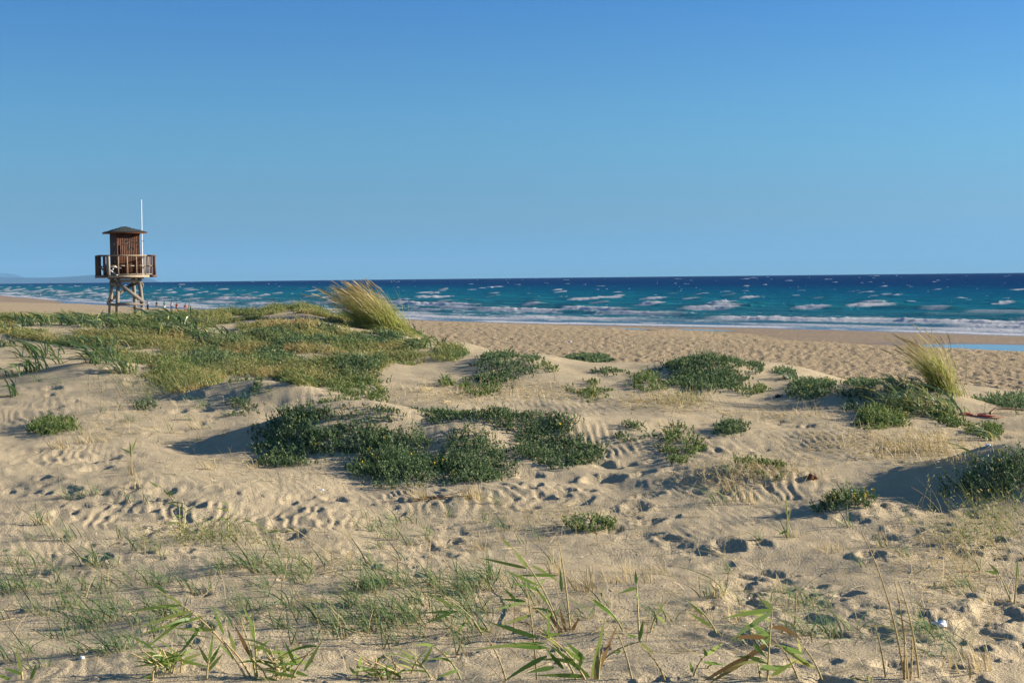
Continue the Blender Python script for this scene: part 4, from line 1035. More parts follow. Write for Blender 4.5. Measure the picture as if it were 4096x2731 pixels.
reed('spreading pale reed with sharp leaves beside the large leaning one', 6, [(q1(1700, 1540), q1(1780, 1400)), (q1(1760, 1545), q1(1930, 1340)), (q1(1690, 1545), q1(1640, 1350))],
     [(q1(1790, 1440), q1(1740, 1330), 0), (q1(1690, 1425), q1(1800, 1350), 0), (q1(1850, 1440), q1(1780, 1380), 0), (q1(1870, 1520), q1(1700, 1470), .05), (q1(1850, 1490), q1(1945, 1330), 0), (q1(1800, 1530), q1(1640, 1500), .1), (q1(1740, 1510), q1(1680, 1340), 0)], auto=5, leafL=.2, tuft=12)
reed('small reed shoots cut by the bottom edge at far left', 7, [(q1(140, 1545), q1(105, 1390)), (q1(180, 1545), q1(215, 1480))], [(q1(130, 1500), q1(105, 1375), 0), (q1(130, 1510), q1(35, 1480), .1), (q1(190, 1540), q1(215, 1460), 0), (q1(60, 1540), q1(-10, 1520), .1)])
reed('tiny reed sprout in the sand under the bushy reed', 8, [(q1(930, 1545), q1(940, 1480))], [(q1(935, 1530), q1(880, 1530), .1), (q1(935, 1520), q1(945, 1450), 0)])
reed('tall reed stems with dark leaves fanned left, bottom middle', 9, [(q2(1345, 1262), q2(1015, 715)), (q2(1392, 1250), q2(1315, 690)), (q2(1330, 1262), q2(1200, 1000))],
     [(q2(1125, 868), q2(875, 812), .02), (q2(1130, 862), q2(1055, 770), 0), (q2(1160, 850), q2(1312, 945), .08), (q2(1195, 972), q2(1010, 888), .02), (q2(1310, 912), q2(1080, 915), .06), (q2(1340, 1010), q2(1330, 880), 0), (q2(1250, 1080), q2(1180, 980), 0), (q2(1030, 735), q2(980, 690), 0)],
     old=[(q2(1340, 1255), q2(1240, 1120), 0), (q2(1365, 1255), q2(1330, 1120), 0), (q2(1400, 1250), q2(1440, 1180), .1)])
reed('arching reed with drooping dark leaves left of the tall stems', 10, [(q2(870, 1270), q2(640, 1050))], [(q2(680, 1105), q2(540, 1025), .05), (q2(705, 1130), q2(515, 1140), .05), (q2(690, 1130), q2(520, 1200), .08), (q2(755, 1185), q2(685, 1300), .05), (q2(800, 1210), q2(940, 1290), .15)])
reed('reed with thin yellowing leaves between the dark-leaved reed and tall stems', 11, [(q2(1310, 1240), q2(1120, 1075))], [(q2(1120, 1070), q2(980, 1060), .12), (q2(1115, 1075), q2(950, 1120), .1), (q2(1165, 1150), q2(1000, 1210), .1), (q2(1060, 1060), q2(1000, 1000), 0)])
reed('largest reed at bottom middle with broad blades and a long stem leaning left', 12, [(q2(1500, 1545), q2(1150, 1215)), (q2(1560, 1545), q2(1590, 1330)), (q2(1440, 1545), q2(1260, 1300))],
     [(q2(1195, 1290), q2(940, 1208), .0), (q2(1520, 1540), q2(1592, 1215), -.02), (q2(1515, 1535), q2(1290, 1355), .06), (q2(1490, 1525), q2(1225, 1520), .06), (q2(1250, 1400), q2(1020, 1540), .14), (q2(1250, 1350), q2(1000, 1340), .03), (q2(1240, 1320), q2(870, 1355), .05), (q2(1350, 1480), q2(1250, 1360), 0), (q2(1470, 1440), q2(1330, 1340), .05), (q2(1290, 1470), q2(1150, 1500), .1), (q2(1480, 1420), q2(1380, 1330), 0)],
     old=[(q2(1530, 1550), q2(1660, 1250), -.05), (q2(1545, 1550), q2(1560, 1380), 0)], w=.036)
reed('upright reed with one side leaf standing on bare sand', 13, [(q2(1812, 1300), q2(1792, 900))], [(q2(1795, 985), q2(1705, 1015), .08), (q2(1793, 960), q2(1788, 890), 0), (q2(1815, 1300), q2(1835, 1200), 0), (q2(1800, 1290), q2(1740, 1270), .1), (q2(1810, 1060), q2(1780, 1000), 0)])
reed('slanting reed with long leaf pointing right beside the upright one', 14, [(q2(1870, 1270), q2(1960, 1090))], [(q2(1920, 1150), q2(1960, 1080), 0), (q2(1925, 1160), q2(1965, 1200), .15)])
reed('leaf-rolled reed bent left over the stubble', 15, [(q2(1725, 1250), q2(1530, 1050))], [(q2(1600, 1105), q2(1530, 1060), .05), (q2(1640, 1140), q2(1540, 1080), .05), (q2(1690, 1190), q2(1600, 1120), 0)])
reed('flat-lying reed stem crossing the smooth sand', 16, [(q2(1560, 1430), q2(1830, 1310))], [(q2(1815, 1320), q2(1900, 1390), .1), (q2(1700, 1370), q2(1650, 1380), .05), (q2(1810, 1310), q2(1830, 1200), 0)])
reed('sprawling reed with several thin shoots at the bottom, left of middle', 17, [(q2(740, 1545), q2(560, 1340)), (q2(560, 1545), q2(440, 1420))], auto=4, leafL=.2)
reed('little forked reed near the bottom edge', 18, [(q2(95, 1550), q2(100, 1440))], [(q2(98, 1500), q2(120, 1400), 0), (q2(98, 1500), q2(140, 1430), 0), (q2(95, 1520), q2(50, 1470), 0)])
reed('low spiky reed cluster at the bottom, right of the forked one', 19, [(q2(250, 1545), q2(240, 1480)), (q2(370, 1545), q2(330, 1490)), (q2(420, 1500), q2(470, 1420))], auto=5, leafL=.17, tuft=14)
reed('withered reed with drooping brown leaves at lower right', 20, [(q3(512, 1550), q3(545, 1120)), (q3(480, 1550), q3(455, 1440))],
     [(q3(545, 1130), q3(330, 1280), .06), (q3(540, 1120), q3(290, 1165), .08), (q3(545, 1110), q3(485, 1060), 0), (q3(800, 1475), q3(590, 1345), .06), (q3(470, 1480), q3(640, 1470), .1), (q3(430, 1330), q3(500, 1400), .05), (q3(540, 1520), q3(670, 1440), .0), (q3(480, 1460), q3(610, 1480), -.05)],
     old=[(q3(545, 1225), q3(690, 1300), .45), (q3(530, 1320), q3(300, 1470), .03), (q3(430, 1390), q3(130, 1560), .10), (q3(400, 1420), q3(190, 1550), .05), (q3(500, 1290), q3(320, 1290), .12)], w=.036)
reed('reed stem with dark blade leaning left beside the withered one', 21, [(q3(860, 1550), q3(690, 1300))], [(q3(730, 1390), q3(610, 1340), .05), (q3(790, 1460), q3(640, 1420), .05), (q3(720, 1390), q3(700, 1300), 0)])
reed('forked green reed by the left end of the footprint trail', 22, [(q3(215, 1255), q3(20, 1060))], [(q3(120, 1150), q3(30, 1060), 0), (q3(170, 1220), q3(60, 1150), .05)])
reed('low reed shoots with short leaves left of the withered reed', 23, [(q3(55, 1530), q3(150, 1385)), (q3(130, 1480), q3(200, 1440))], [(q3(150, 1390), q3(230, 1335), .05), (q3(130, 1440), q3(240, 1455), .1), (q3(145, 1400), q3(130, 1360), 0), (q3(60, 1500), q3(45, 1440), 0)])
reed('lone upright reed with slanting leaf near the right edge', 24, [(q3(2005, 1085), q3(1905, 880)), (q3(2015, 1085), q3(2035, 870))], [(q3(1925, 900), q3(1870, 845), 0), (q3(2035, 940), q3(2035, 830), 0), (q3(1910, 900), q3(1850, 885), .08)])
reed('flattened reed leaves on the sand below the lone upright reed', 25, [(q3(1900, 1090), q3(1830, 1060))], [(q3(1830, 1065), q3(1795, 1050), .1), (q3(1880, 1090), q3(1820, 1085), .15), (q3(1890, 1090), q3(1940, 1085), .2)])
reed('upright thin reed with yellow flower-green leaves above the trail', 26, [(q3(635, 690), q3(628, 450))], [(q3(632, 540), q3(628, 440), 0), (q3(632, 600), q3(660, 500), 0), (q3(634, 640), q3(590, 660), .1)])
reed('tiny reed shoot cut by the bottom edge at right', 27, [(q3(1130, 1560), q3(1060, 1545))], [(q3(1110, 1560), q3(1030, 1535), 0), (q3(1140, 1560), q3(1130, 1520), 0)])
reed('thin leafy reed on the trodden sand at far left', 28, [(q1(803, 300), q1(800, 120))], [(q1(800, 160), q1(830, 80), 0), (q1(800, 170), q1(740, 140), .05), (q1(800, 200), q1(790, 110), 0)])
reed('reed spikes rising from the leafy clump left of centre', 29, [(q1(1095, 640), q1(1090, 470)), (q1(1115, 650), q1(1130, 470)), (q1(1385, 640), q1(1390, 480))], auto=5, leafL=.16, w=.024)
reed('short reed leaning left above the leafy clump', 30, [(q1(1060, 450), q1(930, 350))], [(q1(960, 375), q1(910, 340), 0), (q1(1000, 400), q1(1060, 440), .1), (q1(1010, 420), q1(1060, 400), 0)])
reed('prostrate reed runner with short leaves right of the leafy clump', 31, [(q1(1640, 655), q1(1490, 570)), (q1(1660, 655), q1(1830, 640))], auto=6, leafL=.15, w=.022)
CANES = [((1355, 1545), (1085, 640), 'tallest bare cane leaning left at lower right'), ((1370, 1545), (1285, 930), 'bare cane rising just right of the tallest one'), ((1440, 1545), (1310, 940), 'rightmost bare cane of the lower right group'),
         ((1240, 1545), (1165, 1210), 'leftmost bare cane of the lower right group'), ((1350, 1545), (1350, 1250), 'short upright cane in the middle of the lower right group'), ((1385, 1545), (1395, 1290), 'short cane beside the middle of the lower right group'),
         ((715, 1550), (540, 1290), 'pale cane slanting behind the withered reed'), ((680, 1240), (692, 990), 'single straight cane above the withered reed')]
for i, (b, t, lab) in enumerate(CANES):
    reed(lab, 60 + i, [(q3(*b), q3(*t))], bare=True, grp='dry bare canes')
for i, (b, t, lab) in enumerate([((1192, 1545), (1120, 965), 'tall thin bare cane crossing the middle reeds'), ((1010, 1550), (865, 1265), 'thick dry cane leaning left at bottom middle'), ((1775, 1545), (1650, 1210), 'dry cane right of the broad-bladed reed'),
                                 ((1240, 1250), (1075, 1190), 'dry broken cane lying at the foot of the tall stems'), ((1980, 1560), (1830, 1350), 'thin cane at the bottom over smooth sand')]):
    reed(lab, 80 + i, [(q2(*b), q2(*t))], bare=True, grp='dry bare canes')
# thin tall grass at the right edge under the dark bush
def tallgrass(px, py, n, L, lab, seed, sp, mass=False):
    rng = np.random.default_rng(seed); c = at(px, py); a = Acc()
    P = np.stack([rng.normal(0, sp, n), rng.normal(0, sp, n), np.zeros(n)], 1); P[:, 2] = hgrid(c[0] + P[:, 0], c[1] + P[:, 1]) - c[2] - .02
    d = np.stack([rng.normal(-.2, .35, n), rng.normal(0, .3, n), np.full(n, 1.1)], 1)
    strips(a, P, d, np.stack([-rng.uniform(0, .5, n), rng.normal(0, .2, n), -rng.uniform(0, .25, n)], 1), L * rng.uniform(.4, 1.1, n), .006, 5, lambda t: 1 - .6 * t, tint=np.clip(rng.normal(.5, .25, n), 0, 1), rng=rng)
    f = rng.random(n * 3); k = rng.integers(0, n, n * 3)
    strips(a, P[k] + unit(d[k]) * (f * L * .8)[:, None], rng.normal(0, 1, (n * 3, 3)) + [0, 0, .4], np.zeros((n * 3, 3)), .035, .012, 1, lambda t: 1 - .4 * t, tint=np.clip(rng.normal(.42, .3, n * 3), 0, 1), rng=rng)
    o = a.obj('herb_stand' if mass else 'herb_plant', m_herb, None, c); tag(o, lab, 'herb', None if mass else 'wispy herb stands on the dunes', kind='stuff' if mass else 'thing')
tallgrass(985, 520, 70, .55, 'wispy yellow-green tall grass in front of the dark right-edge bush', 91, .30)
tallgrass(1015, 535, 60, .5, 'wispy tall grass cut by the right edge below the bush', 92, .26)
tallgrass(968, 545, 60, .42, 'low wispy herb just left of the right-edge tall grass', 93, .2)
tallgrass(178, 389, 420, .62, 'thin yellow herb stalks standing above the bushy herb on the left', 94, .75)
tallgrass(205, 540, 150, .30, 'leafy olive herb under the reed spikes left of centre', 95, .35)
tallgrass(680, 402, 60, .34, 'brownish twiggy dead bush on the pale slope', 96, .22)
for i, (px, py, n, L, sp, lab) in enumerate([
 (240, 374, 170, .42, .5, 'tall yellow-green herb clump at the lower left dune edge, left of the dark patch'), (306, 378, 150, .40, .45, 'yellow herb stalks beside the herb patch at the front edge of the left dune'),
 (335, 379, 130, .36, .4, 'olive herb fringe at the lower right corner of the left dune'), (200, 352, 200, .42, .8, 'golden herb stand in the centre of the left dune'),
 (148, 364, 150, .44, .5, 'golden herb stand left of the bushy yellow-green herb'), (255, 345, 160, .38, .7, 'golden herb stand between two blue-green drifts'),
 (330, 352, 150, .36, .6, 'pale herb stand under the golden grass plume and its drifts'), (385, 356, 140, .36, .5, 'pale herb stand on the right shoulder of the left dune'),
 (424, 357, 90, .34, .35, 'small herb stand at the right tip of the left dune'), (118, 338, 160, .36, .8, 'green herb stand behind the big fountain-like plant'),
 (60, 338, 140, .36, .7, 'green herb stand between strap-leaved clumps at far left'), (290, 308, 200, .42, .8, 'reddish-tipped grass stand on the skyline left of the golden plume'),
 (250, 311, 180, .42, .8, 'grey-green grass stand on the skyline by the dark green bush'), (25, 313, 160, .5, .8, 'fine green grass stand on the skyline at the left edge'),
 (90, 311, 120, .45, .7, 'straw grass stand on the skyline just left of the tower')]):
    tallgrass(px, py, n, L, lab, 120 + i, sp, True)
# ------------------------------------------------------------------ lifeguard tower
w_grey = woodmat('weathered_post_wood', (.12, .105, .088), (.25, .225, .19))
w_tan = woodmat('sun_bleached_rail_wood', (.19, .15, .105), (.36, .30, .215))
w_dark = woodmat('dark_shaded_wood', (.050, .032, .024), (.13, .080, .055))  # dark brown; shade of the tower's left and back sides put into the colour
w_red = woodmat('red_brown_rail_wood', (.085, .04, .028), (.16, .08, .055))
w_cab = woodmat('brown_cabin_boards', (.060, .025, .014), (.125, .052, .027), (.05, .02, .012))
m_roof = plain('roof_felt', (.035, .045, .042), .95, .35, 9)
m_black = plain('black_paint', (.02, .022, .026), .7, .2)
m_white = plain('white_plastic', (.78, .78, .76), .45, .06, 5, .4)
m_polew = plain('white_pole_paint', (.82, .82, .80), .4, .05, 5, .4)
tp = at(126.5, 311.7)
d_ = ray(126.5, 311.7); Yt = 80.0
tp = np.array([0, 0, H]) + d_ * (Yt / d_[1]); tp[2] = ground(tp[0], tp[1])
TZ = H + ((ray(126.5, 311.7) * (Yt / d_[1])))[2]
tw = empty('lifeguard_tower', (tp[0], tp[1], TZ), 'wooden lifeguard tower with dark cabin on four splayed legs at the left', 'lifeguard tower', rz=math.radians(31))
DK = 1.95                                     # underside of the deck above the feet
LB, LT = .69, .585
legs = {}
for nm, sx_, sy_ in (('fl', -1, -1), ('fr', 1, -1), ('bl', -1, 1), ('br', 1, 1)):
    a = Acc(); p = np.array([sx_ * LB * 1.12, sy_ * LB * 1.12, -.55]); q = np.array([sx_ * LT, sy_ * LT, DK])
    beam(a, p, q, .17, .17, (0, 1, 0)); a.obj('leg', w_grey, tw, smooth=False); legs[nm] = (p, q)
def along(nm, z):
    p, q = legs[nm]; t = (z - p[2]) / (q[2] - p[2]); return p + (q - p) * t
def brace(n1, z1_, n2, z2_, w, h, off, nm='brace', m=w_grey):
    a = Acc(); p = along(n1, z1_); q = along(n2, z2_); v = (q - p) / np.linalg.norm(q - p)
    beam(a, p + off - v * .1, q + off + v * .1, w, h); return a.obj(nm, m, tw, smooth=False)
f_ = np.array([0, -.12, 0]); b_ = np.array([0, .12, 0]); l_ = np.array([-.12, 0, 0]); r_ = np.array([.12, 0, 0])
brace('fl', DK - .20, 'fr', DK - .20, .06, .17, f_, 'cross_beam'); brace('bl', DK - .20, 'br', DK - .20, .06, .17, b_, 'cross_beam')
brace('fl', DK - .36, 'bl', DK - .36, .05, .15, l_, 'cross_beam'); brace('fr', DK - .36, 'br', DK - .36, .05, .15, r_, 'cross_beam')
brace('fl', .47, 'fr', .47, .05, .17, f_, 'cross_beam'); brace('bl', .44, 'fl', .44, .05, .15, l_, 'cross_beam'); 
brace('fl', DK - .36, 'fr', .62, .055, .19, f_ * 1.45); brace('br', DK - .36, 'bl', .66, .055, .17, b_)
brace('fl', DK - .36, 'bl', .55, .05, .12, l_ * 1.45); brace('fr', DK - .45, 'br', .75, .05, .12, r_ * 1.4)
a = Acc(); beam(a, along('fr', .22) + f_, along('fr', .22) + f_ + [-.62, 0, -.36], .05, .16); a.obj('brace', w_grey, tw, smooth=False)
# deck
PW = 1.34
a = Acc(); nb = 16; bw = 2 * PW / nb
for i in range(nb): box(a, (-PW + bw * (i + .5), 0, DK + .085), (bw - .012, 2 * PW - .07, .04))
a.obj('deck', w_grey, tw, smooth=False)
for nm, c, s, m in (('rim_board', (-.2, -PW + .0, DK + .055), (2 * PW - .4, .05, .13), w_tan), ('rim_board', (PW - .2, -PW + .0, DK + .055), (.395, .05, .13), w_red), ('rim_board', (0, PW, DK + .055), (2 * PW, .05, .13), w_dark),
                    ('rim_board', (-PW, 0, DK + .055), (.05, 2 * PW - .06, .15), w_dark), ('rim_board', (PW, 0, DK + .055), (.05, 2 * PW - .06, .13), w_red)):
    a = Acc(); box(a, c, s); a.obj(nm, m, tw, smooth=False)
for i in range(3):
    a = Acc(); box(a, (-.65 + .65 * i, 0, DK - .045), (.09, 2.3, .09)); a.obj('deck_joist', w_dark, tw, smooth=False)
ZD = DK + .107; RT_ = 1.07
def post(x, y, s, m, h=RT_, lean=(0, 0)):
    a = Acc(); beam(a, (x, y, ZD), (x + lean[0], y + lean[1], ZD + h), s, s, (0, 1, 0)); a.obj('railing_post', m, tw, smooth=False)
def rail(p, q, w, h, m, nm='top_rail'):
    a = Acc(); beam(a, p, q, w, h); a.obj(nm, m, tw, smooth=False)
RI = PW - .06
post(-RI, -RI, .11, w_tan); post(RI, -RI, .12, w_red); post(-RI, RI, .12, w_dark); post(RI, RI, .11, w_red)
for i, x in enumerate((-.76, -.26, .25, .75)): post(x, -RI, .055, w_tan)
rail((-RI - .06, -RI, ZD + RT_ + .03), (RI - .45, -RI, ZD + RT_ + .03), .12, .06, w_tan); rail((RI - .448, -RI, ZD + RT_ + .03), (RI + .07, -RI, ZD + RT_ + .03), .12, .06, w_red)
rail((-RI + .06, -RI, ZD + .07), (RI - .07, -RI, ZD + .07), .05, .05, w_tan, 'bottom_rail')
for x0, x1, dz in ((-1.2, -.88, .02), (-.73, -.40, .03), (-.23, .12, .02), (.28, .70, .03), (.78, 1.14, .02)):
    rail((x0, -RI, ZD + .52 + dz), (x1, -RI, ZD + .52 + dz * .4), .045, .05, w_tan, 'middle_rail')
# right side and back: upright balusters
for i, y in enumerate((-1.02, -.72, -.42, -.12, .18, .48, .78, 1.06)): post(RI, y, .06, w_red if i % 3 else w_tan)
rail((RI, -RI + .07, ZD + RT_ + .03), (RI, RI + .06, ZD + RT_ + .03), .11, .06, w_red); rail((RI, -RI + .07, ZD + .52), (RI, RI, ZD + .52), .045, .06, w_dark, 'middle_rail')
for x in (-1.05, -.78, .78, 1.06, .5): post(x, RI, .06, w_dark)
rail((-RI - .06, RI, ZD + RT_ + .03), (RI - .06, RI, ZD + RT_ + .03), .11, .06, w_dark); rail((-RI, RI, ZD + .52), (RI, RI, ZD + .52), .045, .06, w_dark, 'middle_rail')
# broken left side
for y, h, ln in ((1.08, RT_, (0, 0)), (.62, RT_, (0, 0)), (-.28, RT_, (-.02, -.05)), (-.62, RT_, (0, .05)), (-.95, RT_, (.02, .02)), (.85, RT_, (0, 0))): post(-RI, y, .075, w_dark, h, ln)
rail((-RI, -RI + .06, ZD + RT_ + .03), (-RI, .35, ZD + RT_ + .05), .13, .07, w_dark); rail((-RI, .42, ZD + RT_ + .06), (-RI, RI + .02, ZD + RT_ + .03), .13, .07, w_dark)
rail((-RI, .72, ZD + .55), (-RI, -.55, ZD + .20), .045, .09, w_dark, 'middle_rail'); rail((-RI, RI, ZD + .52), (-RI, .6, ZD + .54), .045, .06, w_dark, 'middle_rail'); rail((-RI, -.3, ZD + .5), (-RI, -1.2, ZD + .53), .045, .06, w_dark, 'middle_rail')
# cabin
CW = .65; CH = 2.36; zc0 = ZD
a = Acc(); t_ = .03
for c, s in (((0, CW - t_, zc0 + CH / 2), (2 * CW - .07, t_, CH)), ((-CW + t_, 0, zc0 + CH / 2), (t_, 2 * CW - .07, CH)), ((CW - t_, 0, zc0 + CH / 2), (t_, 2 * CW - .07, CH)), ((0, -CW + t_, zc0 + CH / 2), (2 * CW - .12, t_, CH))): box(a, c, s)
cb = a.obj('cabin', w_dark, tw, smooth=False)
def boards(face, m, n=12):
    a = Acc(); bw = (2 * CW - .12) / n
    for i in range(n):
        u_ = -CW + .06 + bw * (i + .5)
        if face == 'front': box(a, (u_, -CW + .008, zc0 + CH / 2), (bw - .016, .022, CH - .01))
        elif face == 'left': box(a, (-CW + .008, u_, zc0 + CH / 2), (.022, bw - .016, CH - .01))
        elif face == 'right': box(a, (CW - .008, u_, zc0 + CH / 2), (.022, bw - .016, CH - .01))
        else: box(a, (u_, CW - .008, zc0 + CH / 2), (bw - .016, .022, CH - .01))
    return a.obj('wall_boards', m, cb, smooth=False)
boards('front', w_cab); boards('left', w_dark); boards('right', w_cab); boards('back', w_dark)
for sx_ in (-1, 1):
    for sy_ in (-1, 1):
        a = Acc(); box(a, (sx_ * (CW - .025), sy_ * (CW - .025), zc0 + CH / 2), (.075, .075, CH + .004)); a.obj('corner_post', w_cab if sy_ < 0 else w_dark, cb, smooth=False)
a = Acc(); box(a, (-.46, -CW - .03, zc0 + 1.42), (.035, .035, .50)); box(a, (-.46, -CW - .012, zc0 + 1.65), (.05, .03, .06)); box(a, (-.46, -CW - .012, zc0 + 1.2), (.05, .03, .06)); a.obj('door_handle', m_black, cb, smooth=False)
for zz_ in (1.75, 1.25, .75):
    a = Acc(); box(a, (-CW - .012, -.28, zc0 + zz_), (.02, .24, .16)); a.obj('vent', w_grey, cb, smooth=False)
# painted eye on the boards
def ribbon(acc, pts, w):
    p = np.array(pts, float); x = (p[:, 0] - 510) / 950 * 2 * CW - CW; z = zc0 + 2.36 - (p[:, 1] - 520) / 697
    n = 6 * (len(p) - 1) + 1; tt = np.linspace(0, len(p) - 1, n)
    xs = np.interp(tt, np.arange(len(p)), x); zs = np.interp(tt, np.arange(len(p)), z)
    if len(p) > 2:
        kk = np.ones(5) / 5; xs[2:-2] = np.convolve(xs, kk, 'valid'); zs[2:-2] = np.convolve(zs, kk, 'valid')
    dx = np.gradient(xs); dz = np.gradient(zs); ln = np.hypot(dx, dz) + 1e-9; nx, nz = -dz / ln, dx / ln
    V = []
    for s in (-1, 1): V.append(np.stack([xs + s * nx * w / 2, np.full(n, -CW - .0062), zs + s * nz * w / 2], -1))
    acc.add(np.vstack(V), gridfaces(2, n))
a = Acc()
for L, w in (([(735, 870), (800, 775), (920, 728), (1060, 740), (1180, 778), (1330, 760)], .034), ([(745, 960), (800, 885), (880, 825), (1000, 800), (1100, 845), (1170, 890), (1290, 905), (1400, 890)], .032),
             ([(725, 965), (800, 985), (900, 992), (1020, 960), (1140, 895)], .032), ([(985, 965), (978, 1080), (985, 1190)], .05), ([(1000, 1080), (1050, 1175), (1120, 1205), (1185, 1160), (1175, 1085), (1120, 1045), (1085, 1085), (1115, 1105)], .03),
             ([(1300, 860), (1340, 890), (1295, 915)], .06), ([(1140, 860), (1165, 880), (1160, 905)], .06), ([(1310, 920), (1295, 1150)], .018), ([(880, 1180), (985, 1190)], .02), ([(920, 1000), (930, 1080)], .03), ([(875, 845), (965, 845)], .085), ([(900, 810), (940, 880)], .08)):
    ribbon(a, L, w)
a.obj('graffiti_eye', m_black, cb, smooth=False)
# roof
RW = .985; zr = zc0 + CH - .02
a = Acc()
V = np.array([[-RW, -RW, zr], [RW, -RW, zr], [RW, RW, zr], [-RW, RW, zr], [-RW, -RW, zr + .075], [RW, -RW, zr + .075], [RW, RW, zr + .075], [-RW, RW, zr + .075]])
a.add(V, np.array([[0, 3, 2, 1], [0, 1, 5, 4], [1, 2, 6, 5], [2, 3, 7, 6], [3, 0, 4, 7]])); rf0 = a.obj('fascia', w_cab, None, smooth=False)
a = Acc(); rng = np.random.default_rng(5); n = 14; g_ = np.linspace(-1, 1, n)
gx, gy = np.meshgrid(g_ * (RW + .03), g_ * (RW + .03)); m_ = np.maximum(np.abs(gx), np.abs(gy)) / (RW + .03)
gz = zr + .079 + .36 * (1 - np.maximum(m_, .10) ** .93) + rng.normal(0, .008, gx.shape) * (m_ < .99)
a.add(np.stack([gx, gy, gz], -1).reshape(-1, 3), gridfaces(n, n)[:, ::-1])
rf = a.obj('roof', m_roof, tw, smooth=False); rf0.parent = rf
for x, y, h in ((-.72, -.2, .11), (.62, -.35, .07)):
    a = Acc(); tube(a, [(x, y, zr + .12), (x, y, zr + .2 + h)], .008, 5); a.obj('roof_spike', m_black, rf)
a = Acc()
for i in range(14):
    x, y = rng.uniform(-.8, .8, 2); mm = max(abs(x), abs(y)) / (RW + .03)
    box(a, (x, y, zr + .085 + .36 * (1 - max(mm, .1) ** .93)), (.12, .09, .018))
a.obj('loose_roof_felt', m_roof, rf, smooth=False)
# flag pole standing behind the cabin
a = Acc(); tube(a, [(1.0, .1, ZD - .1), (1.0, .1, ZD + 2.1), (1.02, .1, DK + 4.38)], [.028, .026, .02], 8); a.obj('flag_pole', m_polew, tw)
a = Acc(); tube(a, [(1.02, .08, ZD + 1.95), (1.10, .06, ZD + 1.93), (1.13, .06, ZD + 1.9)], .012, 5); a.obj('pole_cleat', m_black, tw)
# broken white chair collapsed on the deck
M_t = tw.location
def twp(x, y, z):
    c, s = math.cos(math.radians(31)), math.sin(math.radians(31)); return Vector((M_t[0] + x * c - y * s, M_t[1] + x * s + y * c, M_t[2] + z))
ch = empty('broken_chair', twp(-1.0, -1.05, ZD), 'broken white plastic chair collapsed behind the tower railing', 'chair', rz=math.radians(31))
a = Acc(); n = 6; u_ = np.linspace(0, 1, n)
P_ = np.stack([-.15 + .38 * u_, np.zeros(n), .48 - .40 * u_ ** 1.8], -1)
V = np.vstack([P_ + [0, -.02, 0], P_ + [.05, .40, .06]]); a.add(V, gridfaces(2, n)); V2 = V - [.0, 0, .03]; a.add(V2, gridfaces(2, n)[:, ::-1]); a.obj('seat', plain('grey_plastic', (.30, .31, .33), .5, .1), ch)
for p, q, w in (((-.14, -.05, .53), (.46, -.05, .40), .075), ((.02, -.08, .46), (-.05, -.08, .27), .06), ((-.22, 0, .34), (.26, .05, .02), .06)):
    a = Acc(); beam(a, p, q, .03, w); a.obj('leg' if w < .07 else 'arm', m_white, ch, smooth=False)

